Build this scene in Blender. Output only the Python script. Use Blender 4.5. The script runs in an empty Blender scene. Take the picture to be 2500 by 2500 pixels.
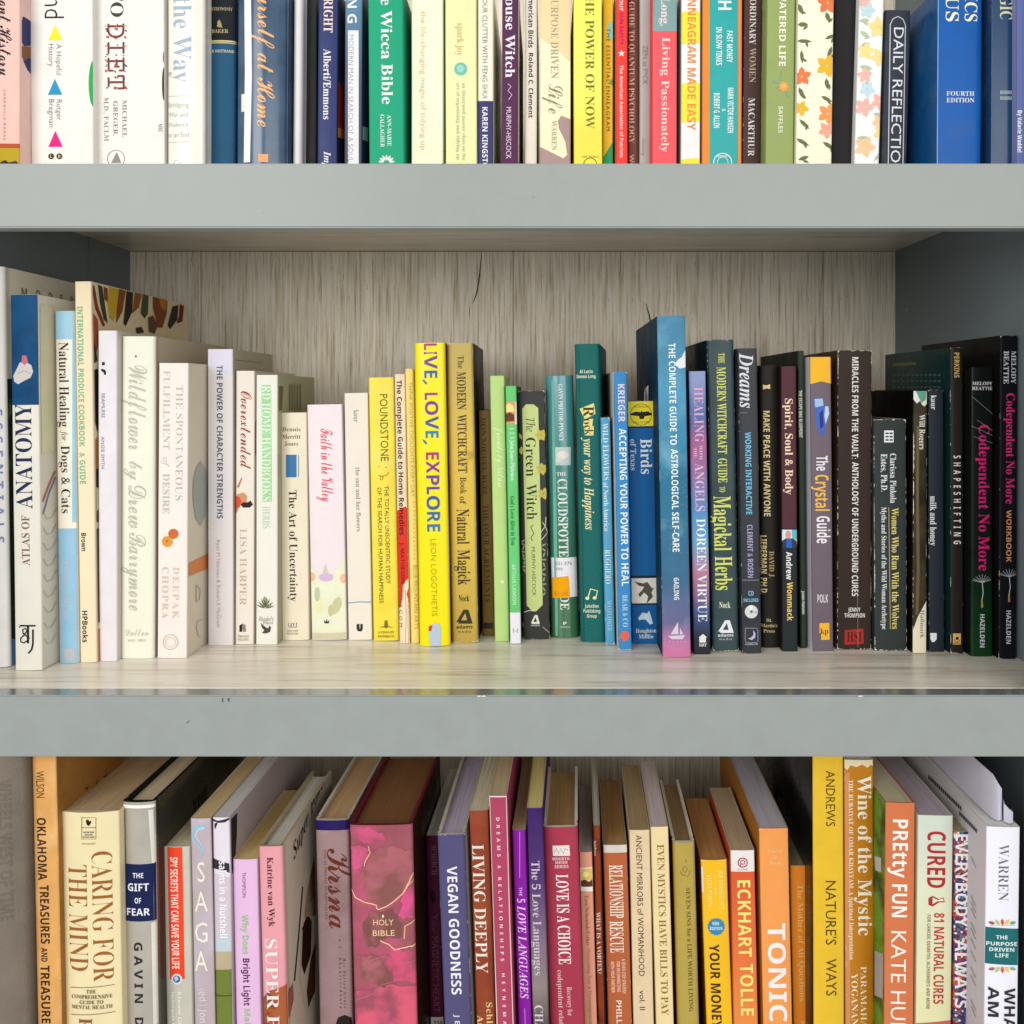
import bpy, bmesh, math, random
from mathutils import Vector, Matrix
R=math.radians
SC=bpy.context.scene
COL=SC.collection
# ---------------------------------------------------------------- camera
# units are metres; the front face of the bookcase is y=0, the camera stands D in front of it.
D=0.63; F=2400.0; S=D/F; VX,VY=1335.0,960.0
cam=bpy.data.cameras.new('camera'); cam.sensor_width=36; cam.lens=F/2500*36
cam.shift_x=-(VX-1250)/2500; cam.shift_y=-(1250-VY)/2500; cam.clip_start=0.02; cam.clip_end=50
co=bpy.data.objects.new('camera',cam); COL.objects.link(co); SC.camera=co
co.location=(0,-D,0); co.rotation_euler=(R(90),0,0)
# ---------------------------------------------------------------- light
w=bpy.data.worlds.new('World'); SC.world=w; w.use_nodes=True
bg=w.node_tree.nodes['Background']; bg.inputs[0].default_value=(0.97,0.97,0.96,1); bg.inputs[1].default_value=0.64
def area(name,loc,target,sx,sy,power,col):
    l=bpy.data.lights.new(name,'AREA'); l.shape='RECTANGLE'; l.size=sx; l.size_y=sy; l.energy=power; l.color=col
    o=bpy.data.objects.new(name,l); COL.objects.link(o); o.location=loc
    d=Vector(target)-Vector(loc); o.rotation_euler=d.to_track_quat('-Z','Y').to_euler(); return o
area('window_light',(-1.15,-2.35,0.58),(0,0.1,-0.14),1.25,1.3,38,(1.0,0.975,0.93))
area('room_light',(0.8,-2.45,0.32),(0,0.1,-0.12),1.8,1.3,29,(1.0,0.965,0.91))
SC.view_settings.view_transform='Standard'; SC.view_settings.look='None'; SC.view_settings.exposure=0.08; SC.view_settings.gamma=1
SC.cycles.max_bounces=6; SC.cycles.diffuse_bounces=4; SC.cycles.glossy_bounces=2
try: SC.cycles.use_denoising=True
except Exception: pass
# ---------------------------------------------------------------- colour and materials
def lin(c):
    c/=255.0
    return c/12.92 if c<=0.04045 else ((c+0.055)/1.055)**2.4
KE=1.12
def hx(h,cap=0.755):
    if isinstance(h,tuple): r,g,b=h
    else: r,g,b=int(h[0:2],16),int(h[2:4],16),int(h[4:6],16)
    c=[lin(v)/KE for v in (r,g,b)]; m=sum(c)/3
    c=[max(0.0,m+(v-m)*1.03) for v in c]      # the prints are a little more saturated than their glossy look
    return tuple(min(cap,v*(0.80+0.20*min(1,m/0.25))) for v in c)
MC={}
def nd(nt,t,**k):
    n=nt.nodes.new(t)
    for a,b in k.items(): setattr(n,a,b)
    return n
def mat(col,rough=0.48,mot=0.05,bump=0.12,grad=None,var=None,cloth=False,metal=0.0,size=1.0,coat=0.0,spec=0.13):
    key=(spec,str(col),rough,mot,bump,str(grad),str(var),cloth,metal,size,coat)
    if key in MC: return MC[key]
    m=bpy.data.materials.new('print_%d'%len(MC)); m.use_nodes=True; nt=m.node_tree; L=nt.links
    p=nt.nodes['Principled BSDF']; p.inputs['Roughness'].default_value=rough; p.inputs['Metallic'].default_value=metal
    p.inputs['Specular IOR Level'].default_value=spec
    if coat: p.inputs['Coat Weight'].default_value=coat; p.inputs['Coat Roughness'].default_value=0.18
    tc=nd(nt,'ShaderNodeTexCoord')
    def noise(scale,det,sx=1,sy=1,sz=1,rg=0.55):
        mp=nd(nt,'ShaderNodeMapping'); mp.inputs['Scale'].default_value=(sx,sy,sz)
        L.new(tc.outputs['Object'],mp.inputs[0])
        n=nd(nt,'ShaderNodeTexNoise'); n.inputs['Scale'].default_value=scale; n.inputs['Detail'].default_value=det
        n.inputs['Roughness'].default_value=rg
        L.new(mp.outputs[0],n.inputs['Vector']); return n
    if grad:      # printed colour that changes up the spine: [(z metres from the foot, hex)]
        zs=[g[0] for g in grad]; z0,z1=min(zs),max(zs)
        sp=nd(nt,'ShaderNodeSeparateXYZ'); L.new(tc.outputs['Object'],sp.inputs[0])
        nz=noise(40,4); 
        ad=nd(nt,'ShaderNodeMath',operation='MULTIPLY_ADD'); L.new(nz.outputs[0],ad.inputs[0]); ad.inputs[1].default_value=0.012 if var else 0.0
        L.new(sp.outputs[2],ad.inputs[2])
        mr=nd(nt,'ShaderNodeMapRange'); mr.inputs[1].default_value=z0; mr.inputs[2].default_value=z1
        L.new(ad.outputs[0],mr.inputs[0])
        cr=nd(nt,'ShaderNodeValToRGB'); L.new(mr.outputs[0],cr.inputs[0]); el=cr.color_ramp.elements
        gs=sorted(grad)
        el[0].position=0; el[0].color=(*hx(gs[0][1]),1); el[1].position=1; el[1].color=(*hx(gs[-1][1]),1)
        for g in gs[1:-1]:
            e=el.new((g[0]-z0)/(z1-z0)); e.color=(*hx(g[1]),1)
        base=cr.outputs[0]
    else:
        rgb=nd(nt,'ShaderNodeRGB'); rgb.outputs[0].default_value=(*hx(col),1); base=rgb.outputs[0]
    if var:       # second colour in soft or sharp patches: (hex, scale, low, high)
        n=noise(var[1],5 if len(var)<5 else var[4]); mr=nd(nt,'ShaderNodeMapRange')
        mr.inputs[1].default_value=var[2]; mr.inputs[2].default_value=var[3]; L.new(n.outputs[0],mr.inputs[0])
        mx=nd(nt,'ShaderNodeMix',data_type='RGBA'); L.new(mr.outputs[0],mx.inputs[0]); L.new(base,mx.inputs[6]); mx.inputs[7].default_value=(*hx(var[0]),1)
        base=mx.outputs[2]
    n=noise(55,6); mr=nd(nt,'ShaderNodeMapRange'); mr.inputs[1].default_value=0.3; mr.inputs[2].default_value=0.7
    mr.inputs[3].default_value=1-mot*1.6; mr.inputs[4].default_value=1+mot*0.7; L.new(n.outputs[0],mr.inputs[0])
    mx=nd(nt,'ShaderNodeMix',data_type='RGBA',blend_type='MULTIPLY'); mx.inputs[0].default_value=1
    L.new(base,mx.inputs[6]); cb=nd(nt,'ShaderNodeCombineColor')
    for i in range(3): L.new(mr.outputs[0],cb.inputs[i])
    L.new(cb.outputs[0],mx.inputs[7]); L.new(mx.outputs[2],p.inputs['Base Color'])
    mr2=nd(nt,'ShaderNodeMapRange'); mr2.inputs[1].default_value=0.3; mr2.inputs[2].default_value=0.7
    mr2.inputs[3].default_value=rough-1.4*min(mot,.06); mr2.inputs[4].default_value=min(1,rough+2.2*min(mot,.06)); L.new(n.outputs[0],mr2.inputs[0]); L.new(mr2.outputs[0],p.inputs['Roughness'])
    if bump:
        b=nd(nt,'ShaderNodeBump'); b.inputs['Strength'].default_value=min(1,bump*2.2); b.inputs['Distance'].default_value=0.0006
        bn=noise(900,2) if cloth else noise(60,3,3.5,3.5,0.25)
        L.new(bn.outputs[0],b.inputs['Height']); L.new(b.outputs[0],p.inputs['Normal'])
    MC[key]=m; return m
def page_mat(h):
    h=tuple(min(242,int(int(h[i:i+2],16)*1.42+10)) for i in (0,2,4))
    key=('page',h)
    if key in MC: return MC[key]
    m=bpy.data.materials.new('paper_edges'); m.use_nodes=True; nt=m.node_tree; L=nt.links
    p=nt.nodes['Principled BSDF']; p.inputs['Roughness'].default_value=0.85; p.inputs['Specular IOR Level'].default_value=0.15
    tc=nd(nt,'ShaderNodeTexCoord'); mp=nd(nt,'ShaderNodeMapping'); mp.inputs['Scale'].default_value=(1500,14,14); L.new(tc.outputs['Object'],mp.inputs[0])
    n=nd(nt,'ShaderNodeTexNoise'); n.inputs['Scale'].default_value=1; n.inputs['Detail'].default_value=3; L.new(mp.outputs[0],n.inputs['Vector'])
    cr=nd(nt,'ShaderNodeValToRGB'); c=hx(h); el=cr.color_ramp.elements
    el[0].position=0.3; el[0].color=(c[0]*.77,c[1]*.74,c[2]*.68,1); el[1].position=0.62; el[1].color=(*c,1)
    L.new(n.outputs[0],cr.inputs[0]); L.new(cr.outputs[0],p.inputs['Base Color'])
    b=nd(nt,'ShaderNodeBump'); b.inputs['Strength'].default_value=0.5; b.inputs['Distance'].default_value=0.0005; L.new(n.outputs[0],b.inputs['Height']); L.new(b.outputs[0],p.inputs['Normal'])
    MC[key]=m; return m
# ---------------------------------------------------------------- object helpers
def obj(name,bm,mats,parent=None,smooth=False,kind=None):
    me=bpy.data.meshes.new(name); bm.to_mesh(me); bm.free()
    for m in (mats if isinstance(mats,(list,tuple)) else [mats]): me.materials.append(m)
    if smooth:
        for f in me.polygons: f.use_smooth=True
        me.set_sharp_from_angle(angle=R(38))
    o=bpy.data.objects.new(name,me); COL.objects.link(o)
    if parent: o.parent=parent
    if kind: o['kind']=kind
    return o
def empty(name,label,cat,M,group=None):
    o=bpy.data.objects.new(name,None); o.empty_display_size=0.01; COL.objects.link(o); o.matrix_world=M
    o['label']=label; o['category']=cat
    if group: o['group']=group
    return o
def box(bm,x0,y0,z0,x1,y1,z1,bev=0.0,mi=0):
    vs=[bm.verts.new((x,y,z)) for x in (x0,x1) for y in (y0,y1) for z in (z0,z1)]
    q=[(0,1,3,2),(4,6,7,5),(0,4,5,1),(2,3,7,6),(0,2,6,4),(1,5,7,3)]
    fs=[bm.faces.new([vs[i] for i in k]) for k in q]
    for f in fs: f.material_index=mi
    bmesh.ops.recalc_face_normals(bm,faces=fs)
    if bev: bmesh.ops.bevel(bm,geom=list({e for f in fs for e in f.edges}),offset=bev,segments=2,affect='EDGES')
# ---------------------------------------------------------------- lettering
FT=bpy.data.curves.new('type','FONT'); FT.fill_mode='FRONT'; FT.resolution_u=2
FO=bpy.data.objects.new('type',FT)
BASES={'r':(0x1D400,-0.006),'R':(0x1D400,0),'i':(0x1D434,0),'I':(0x1D468,0),'c':(0x1D4D0,-0.006),'C':(0x1D4D0,0.0),'B':(0x1D4D0,0.003),'q':(0x1D400,-0.013),'S':(0x1D5D4,0),'s':(0,0),'t':(0,-0.010),'m':(0x1D670,0)}
DIG={'q':0x1D7CE,'r':0x1D7CE,'R':0x1D7CE,'S':0x1D7EC}
def enc(s,st):
    b=BASES[st][0]
    if not b: return s
    o=''
    for c in s:
        if 'A'<=c<='Z': o+=chr(b+ord(c)-65)
        elif 'a'<=c<='z':
            k=b+26+ord(c)-97
            o+=chr(0x210E if k==0x1D455 else k)
        elif c.isdigit() and st in DIG: o+=chr(DIG[st]+int(c))
        else: o+=c
    return o
def raw(s,st,space=1.0):
    FT.body=enc(s,st); FT.offset=BASES[st][1]; FT.space_character=space
    me=FO.to_mesh(); vs=[(v.co.x,v.co.y) for v in me.vertices]; fs=[tuple(f.vertices) for f in me.polygons]
    FO.to_mesh_clear(); return vs,fs
CAP={'s':0.682,'t':0.672,'S':0.70,'r':0.672,'R':0.69,'i':0.65,'I':0.66,'c':0.60,'C':0.62,'B':0.64,'q':0.665,'m':0.58}
def glyphs(s,st,length,cap,nar=None):
    k=cap/CAP[st]
    vs,fs=raw(s,st)
    if not vs: return [],[]
    x0=min(v[0] for v in vs); x1=max(v[0] for v in vs); W=(x1-x0)*k
    f=length/W; sp=1.0
    if nar: 
        v2,_=raw(s,st,2.0); W2=(max(v[0] for v in v2)-min(v[0] for v in v2))*k
        sp=1+(length/nar-W)/max(1e-6,(W2-W)); vs,fs=raw(s,st,sp)
        x0=min(v[0] for v in vs); x1=max(v[0] for v in vs); f=length/((x1-x0)*k)
    elif f>1.34 and len(s)>1:
        v2,_=raw(s,st,2.0); W2=(max(v[0] for v in v2)-min(v[0] for v in v2))*k
        sp=1+(length/1.2-W)/max(1e-6,(W2-W)); vs,fs=raw(s,st,sp)
        x0=min(v[0] for v in vs); x1=max(v[0] for v in vs); f=length/((x1-x0)*k)
    cx=(x0+x1)/2
    return [((v[0]-cx)*k*f,(v[1]-CAP[st]/2)*k) for v in vs],fs
# ---------------------------------------------------------------- books
FLOOR={1:562*S,2:-737*S,3:-2036*S}
GROUP={1:'books on the upper shelf',2:'books on the middle shelf',3:'books on the lower shelf'}
RND=random.Random(4)
class B: pass
CUR=None
def book(label,row,q,col,r=None,d=0.14,kind='pb',L=None,Rt=None,page='d8cfba',yaw=None,bul=None,rim='e8e2d2',opt=None,wear=0,name=None,cat='book'):
    """q: left and right edge at the top, height of the top edge, left and right edge lower down and the height they were read at,
    all in photo pixels; r turns them into metres at the distance of this spine."""
    global CUR
    xl,xr,yt,xlb,xrb,yb=q; opt=opt or {}
    if r is None: r=(yb-VY)/737.0
    if yaw is None: yaw=-1.8 if row==3 else 0
    fz=FLOOR[row]; X=lambda x:(x-VX)/r*S; Z=lambda y:(VY-y)/r*S
    ct,cb=X((xl+xr)/2),X((xlb+xrb)/2); zt,zb=Z(yt),Z(yb)
    k=(ct-cb)/(zt-zb); cf=cb+k*(fz-zb); lean=math.atan(k)
    w=((xr-xl)+(xrb-xlb))/2/r*S*math.cos(R(yaw))*0.985
    h=(zt-fz)/math.cos(lean)-w/2*abs(math.sin(lean))
    M=Matrix.Translation((cf,D/r-D,fz+w/2*abs(math.sin(lean))+0.0002))@Matrix.Rotation(R(yaw),4,'Z')@Matrix.Rotation(lean,4,'Y')
    o=empty(name or ('hardcover_book' if kind=='hc' else 'paperback_book'),label,cat,M,GROUP[row])
    b=B(); b.o=o; b.M=M; b.Mi=M.inverted(); b.w=w; b.h=h; b.d=d; b.r=r; b.k=0; b.hosts=[]; CUR=b
    b.rough=opt.get('rough',RND.choice((0.34,0.42,0.5,0.56))); b.spec=RND.choice((0.12,0.18,0.26)) if xl>600 else 0.12
    hard=kind=='hc'
    bul=(0.0018 if hard else 0.0005) if bul is None else bul
    rad=min(w*0.3,0.0022 if hard else 0.0009); t=0.0022 if hard else 0.0004; t=min(t,w*0.22)
    b.bul=bul; b.rad=rad
    # outline of the cover seen from above
    pts=[]
    def yf(x):
        u=min(1,abs(x)/(w/2)); y=-bul*(1-u*u)
        e=w/2-abs(x)
        if e<rad: y+=rad-math.sqrt(max(0,rad*rad-(rad-e)**2))
        return y
    b.yf=yf
    outer=[(-w/2,d)]+[(-w/2,d*0.5)]
    if hard: outer+=[(-w/2,rad+0.0075),(-w/2+0.0008,rad+0.005),(-w/2,rad+0.0025)]
    n=14; xs=[]
    for i in range(5): a=i/4*math.pi/2; xs.append(-w/2+rad*(1-math.cos(a)))
    m=8
    for i in range(1,m): xs.append(-w/2+rad+(w-2*rad)*i/m)
    xs+=[-x for x in reversed(xs[:5])]
    outer+=[(x,yf(x)) for x in xs]
    if hard: outer+=[(w/2,rad+0.0025),(w/2-0.0008,rad+0.005),(w/2,rad+0.0075)]
    outer+=[(w/2,d*0.5),(w/2,d)]
    inner=[(max(-w/2+t,min(w/2-t,x)),max(y,0)+ (t if abs(x)<w/2-t*1.01 or y<t else 0)) for x,y in outer]
    inner=[(x,max(y,yf(x)+t) if abs(x)<w/2-1e-6 else y) for x,y in inner]
    inner[0]=(-w/2+t,d); inner[-1]=(w/2-t,d)
    bm=bmesh.new(); zs=[0,h*0.25,h*0.5,h*0.75,h]
    if hard: zs=[0]+zs[1:-1]+[h-0.0015,h]
    ring=[]
    amp=opt.get('warp',0.0002)
    ph=RND.random()*6
    for z in zs:
        dx=amp*math.sin(z*40+ph)
        ring.append(([bm.verts.new((x+dx*0.3,y+abs(dx)*0.5,z)) for x,y in outer],[bm.verts.new((x+dx*0.3,y+abs(dx)*0.5,z)) for x,y in inner]))
    N=len(outer); fsl=5 if hard else 2
    for a in range(len(zs)-1):
        for i in range(N-1):
            f=bm.faces.new((ring[a][0][i],ring[a][0][i+1],ring[a+1][0][i+1],ring[a+1][0][i]))
            xm=(outer[i][0]+outer[i+1][0])/2; ym=(outer[i][1]+outer[i+1][1])/2
            f.material_index=0 if ym<rad+0.0001 else (1 if xm<0 else 2)
            f=bm.faces.new((ring[a][1][i+1],ring[a][1][i],ring[a+1][1][i],ring[a+1][1][i+1])); f.material_index=3
        for i in (0,N-1):
            f=bm.faces.new((ring[a][0][i],ring[a+1][0][i],ring[a+1][1][i],ring[a][1][i])); f.material_index=3
    for a in (0,len(zs)-1):
        for i in range(N-1):
            f=bm.faces.new((ring[a][0][i],ring[a][0][i+1],ring[a][1][i+1],ring[a][1][i])); f.material_index=3
    bmesh.ops.recalc_face_normals(bm,faces=bm.faces)
    ro=b.rough
    mk=dict(rough=ro,mot=opt.get('mot',0.045),bump=opt.get('bump',0.10),cloth=opt.get('cloth',False),metal=opt.get('metal',0.0),coat=opt.get('coat',0.0),spec=b.spec)
    grad=opt.get('grad')
    if grad: grad=[((VY-y)/r*S-fz,c) for y,c in grad]
    ms=mat(col,grad=grad,var=opt.get('var'),**mk)
    sv=dict(mk)
    mats=[ms,mat(L,var=opt.get('varL'),**sv) if L else ms,mat(Rt,var=opt.get('varR'),**sv) if Rt else ms,mat(rim,0.7,0.08,0)]
    obj('cover',bm,mats,o,smooth=True)
    # the page block: its top follows the slightly uneven cut of the leaves
    bm=bmesh.new(); e=0.003 if hard else 0.0005; x0=-w/2+t+0.00015; x1=w/2-t-0.00015; y0=t+0.0006+max(0,rad-t); y1=d-(0.004 if hard else 0.0004)
    z0=e if hard else 0.0001; z1=h-e
    nx=6; nyy=4; top=[]; bot=[]
    for j in range(nyy+1):
        rt=[];rb=[]
        for i in range(nx+1):
            x=x0+(x1-x0)*i/nx; y=y0+(y1-y0)*j/nyy
            if hard and j==0: y+=0.0
            if j==0 and abs(i-nx/2)<nx/2: y-=bul*0.6+max(0,rad-t)*0.9
            z=z1+(RND.random()-0.7)*0.0004
            rt.append(bm.verts.new((x,y,z))); rb.append(bm.verts.new((x,y,z0)))
        top.append(rt); bot.append(rb)
    for j in range(nyy):
        for i in range(nx):
            bm.faces.new((top[j][i],top[j][i+1],top[j+1][i+1],top[j+1][i])); bm.faces.new((bot[j][i],bot[j+1][i],bot[j+1][i+1],bot[j][i+1]))
    for i in range(nx):
        bm.faces.new((top[0][i],bot[0][i],bot[0][i+1],top[0][i+1])); bm.faces.new((top[nyy][i+1],bot[nyy][i+1],bot[nyy][i],top[nyy][i]))
    for j in range(nyy):
        bm.faces.new((top[j+1][0],bot[j+1][0],bot[j][0],top[j][0])); bm.faces.new((top[j][nx],bot[j][nx],bot[j+1][nx],top[j+1][nx]))
    bmesh.ops.recalc_face_normals(bm,faces=bm.faces)
    obj('page_block',bm,page_mat(page),o)
    if wear: Wr(wear)
    return b
def to_local(px,py,face='F'):
    b=CUR; o=Vector((0,-D,0)); dr=Vector(((px-VX)*S,D,(VY-py)*S))
    lo=b.Mi@o; ld=b.Mi.to_3x3()@dr
    if face=='F': t=-lo.y/ld.y; p=lo+ld*t; return p.x,p.z
    if face=='R': t=(b.w/2-lo.x)/ld.x; p=lo+ld*t; return p.y,p.z
    if face=='L': t=(-b.w/2-lo.x)/ld.x; p=lo+ld*t; return -p.y,p.z
    if face=='T': t=(b.h-lo.z)/ld.z; p=lo+ld*t; return p.x,p.y
def eps():
    CUR.k+=1; return 0.00010+CUR.k*0.000018
HOSTS={'library_label','price_sticker','navy_title_block','teal_block','red_panel','green_panel','title_panel','title_strip','yellow_square','red_stamp','starburst_seal','white_head_band','white_emblem','round_badge','label_sticker','bird_picture','cloud_picture','disc_picture','publisher_emblem','portrait_photo','garden_print','crystal_photo','picture','cream_corner'}
def emit(name,vs,fs,col,face='F',rough=None,clip=True,**mk):
    """vs are 2-D local coordinates on the face; they are laid on the cover and follow its curve"""
    b=CUR; e=eps()
    bm=bmesh.new(); bv=[bm.verts.new((v[0],0,v[1])) for v in vs]
    for f in fs:
        try: bm.faces.new([bv[i] for i in f])
        except ValueError: pass
    if face=='F':
        xs=[v[0] for v in vs]
        if max(xs)-min(xs)>b.w*0.12:
            cuts=[-b.w/2+b.rad*0.3,-b.w/2+b.rad,b.w/2-b.rad,b.w/2-b.rad*0.3]+[b.w*(i/8-0.5) for i in range(1,8)]
            for c in cuts:
                bmesh.ops.bisect_plane(bm,geom=bm.verts[:]+bm.edges[:]+bm.faces[:],plane_co=(c,0,0),plane_no=(1,0,0))
        lim=b.w/2-0.0001
        for s_ in (1,-1):
            bmesh.ops.bisect_plane(bm,geom=bm.verts[:]+bm.edges[:]+bm.faces[:],plane_co=(s_*lim,0,0),plane_no=(s_,0,0),clear_outer=True)
        bmesh.ops.bisect_plane(bm,geom=bm.verts[:]+bm.edges[:]+bm.faces[:],plane_co=(0,0,b.h-0.0001),plane_no=(0,0,1),clear_outer=True)
        bmesh.ops.bisect_plane(bm,geom=bm.verts[:]+bm.edges[:]+bm.faces[:],plane_co=(0,0,0.0002),plane_no=(0,0,-1),clear_outer=True)
        for v in bm.verts: v.co.y=b.yf(v.co.x)-e
    elif face in 'RL':
        sg=1 if face=='R' else -1
        for co_,no_ in (((b.d-0.0003,0,0),(1,0,0)),((0.0024,0,0),(-1,0,0))) if sg>0 else (((-b.d+0.0003,0,0),(-1,0,0)),((-0.0024,0,0),(1,0,0))):
            bmesh.ops.bisect_plane(bm,geom=bm.verts[:]+bm.edges[:]+bm.faces[:],plane_co=co_,plane_no=no_,clear_outer=True)
        bmesh.ops.bisect_plane(bm,geom=bm.verts[:]+bm.edges[:]+bm.faces[:],plane_co=(0,0,b.h-0.0001),plane_no=(0,0,1),clear_outer=True)
        bmesh.ops.bisect_plane(bm,geom=bm.verts[:]+bm.edges[:]+bm.faces[:],plane_co=(0,0,0.0002),plane_no=(0,0,-1),clear_outer=True)
        for v in bm.verts: v.co=Vector((sg*(b.w/2+e+0.0001),sg*v.co.x,v.co.z))
    else:
        for v in bm.verts: v.co=Vector((v.co.x,v.co.z,b.h+0.0002+e))
    if not bm.faces: bm.free(); return
    par=b.o; bx=(min(v[0] for v in vs),min(v[1] for v in vs),max(v[0] for v in vs),max(v[1] for v in vs)); tl=0.0006
    if face=='F':
        for ho,hb in b.hosts:
            if bx[0]>hb[0]-tl and bx[1]>hb[1]-tl and bx[2]<hb[2]+tl and bx[3]<hb[3]+tl: par=ho
    o=obj(name,bm,mat(col,b.rough if rough is None else rough,mk.pop('mot',0.05),mk.pop('bump',0.10),spec=b.spec,**mk),par)
    if face=='F' and name in HOSTS and par is b.o: b.hosts.append((o,bx))
    return o
def T(s,st,col,x0,y0,x1,y1,size,face='F',name='lettering'):
    a=Vector(to_local(x0,y0,face)); c=Vector(to_local(x1,y1,face)); u=c-a; ln=u.length; u/=ln; v=Vector((-u.y,u.x)); m=(a+c)/2
    if face=='L': pass
    vs,fs=glyphs(s,st,ln,size/CUR.r*S)
    emit(name,[tuple(m+u*p+v*q_) for p,q_ in vs],fs,col,face)
def V(s,st,col,cx,y0,y1,size,name='lettering',up=False,nar=None):
    ym=(y0+y1)/2; m=Vector(to_local(cx,ym)); ln=abs(to_local(cx,y0)[1]-to_local(cx,y1)[1])
    u=Vector((0,1)) if up else Vector((0,-1)); v=Vector((-u.y,u.x))
    vs,fs=glyphs(s,st,ln,size/CUR.r*S,nar)
    emit(name,[tuple(m+u*p+v*q_) for p,q_ in vs],fs,col)
def H(s,st,col,cx,cy,wd,size,name='lettering'):
    m=Vector(to_local(cx,cy)); vs,fs=glyphs(s,st,wd/CUR.r*S,size/CUR.r*S)
    emit(name,[(m.x+p,m.y+q_) for p,q_ in vs],fs,col)
def P(col,pts,face='F',name='printed_shape',**k):
    vs=[to_local(x,y,face) for x,y in pts]; emit(name,vs,[tuple(range(len(vs)))],col,face,**k)
def Q(col,x0,y0,x1,y1,name='printed_panel',**k): P(col,[(x0,y0),(x1,y0),(x1,y1),(x0,y1)],name=name,**k)
def band(col,y0,y1,name='printed_band',**k):
    z0=to_local(VX,y0)[1]; z1=to_local(VX,y1)[1]
    if y0<-900: z0=CUR.h
    a=CUR.w/2
    emit(name,[(-a,z0),(a,z0),(a,z1),(-a,z1)],[(0,1,2,3)],col,**k)
def Dk(col,cx,cy,rx,ry=None,name='printed_shape',n=20,rot=0,face='F',**k):
    ry=ry or rx; ca,sa=math.cos(R(rot)),math.sin(R(rot))
    P(col,[(cx+rx*math.cos(t)*ca-ry*math.sin(t)*sa,cy+rx*math.cos(t)*sa+ry*math.sin(t)*ca) for t in [i*2*math.pi/n for i in range(n)]],face,name,**k)
def Ln(col,pts,wd,name='printed_line',close=False,face='F',**k):
    if close: pts=list(pts)+[pts[0],pts[1]]
    P3=[Vector(p) for p in pts]; vs=[];fs=[]
    for i,p in enumerate(P3):
        a=P3[max(0,i-1)]; c=P3[min(len(P3)-1,i+1)]; t=(c-a); t=t/(t.length or 1); nn=Vector((-t.y,t.x))
        wv=wd if not isinstance(wd,(list,tuple)) else wd[0]+(wd[1]-wd[0])*i/(len(P3)-1)
        vs+=[tuple(p+nn*wv/2),tuple(p-nn*wv/2)]
        if i: fs.append((2*i-2,2*i-1,2*i+1,2*i))
    emit(name,[to_local(x,y,face) for x,y in vs],fs,col,face,**k)
def Ring(col,cx,cy,r,wd,name='printed_ring',ry=None):
    ry=ry or r; Ln(col,[(cx+r*math.cos(i*math.pi/12),cy+ry*math.sin(i*math.pi/12)) for i in range(25)],wd,name)
def rough(pts,amp=5,it=3,seed=1):
    rg_=random.Random(seed+int(pts[0][0]*7+pts[0][1])); p=list(pts)
    for k in range(it):
        q_=[]
        for i,a in enumerate(p):
            b_=p[(i+1)%len(p)]; q_.append(a); q_.append(((a[0]+b_[0])/2+rg_.uniform(-amp,amp),(a[1]+b_[1])/2+rg_.uniform(-amp,amp)))
        p=q_; amp*=.55
    return p
def multi(name,items,col,face='F',**k):
    """many small printed shapes of one colour as one mesh; items are lists of pixel points"""
    vs=[];fs=[]
    for it in items:
        n=len(vs); vs+=[to_local(x,y,face) for x,y in it]; fs.append(tuple(range(n,n+len(it))))
    o=emit(name,vs,fs,col,face,**k)
    if o: o['kind']='stuff'
def leaf(cx,cy,l,wd,ang):
    a=R(ang); ca,sa=math.cos(a),math.sin(a)
    return [(cx+u*l*ca-v*wd*sa,cy+u*l*sa+v*wd*ca) for u,v in ((-.5,0),(-.2,.42),(.15,.4),(.5,0),(.15,-.4),(-.2,-.42))]
def flower(cx,cy,r,n=5,rot=0):
    return [leaf(cx+r*.55*math.cos(R(rot+i*360/n)),cy+r*.55*math.sin(R(rot+i*360/n)),r,r*.75,rot+i*360/n) for i in range(n)]
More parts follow.
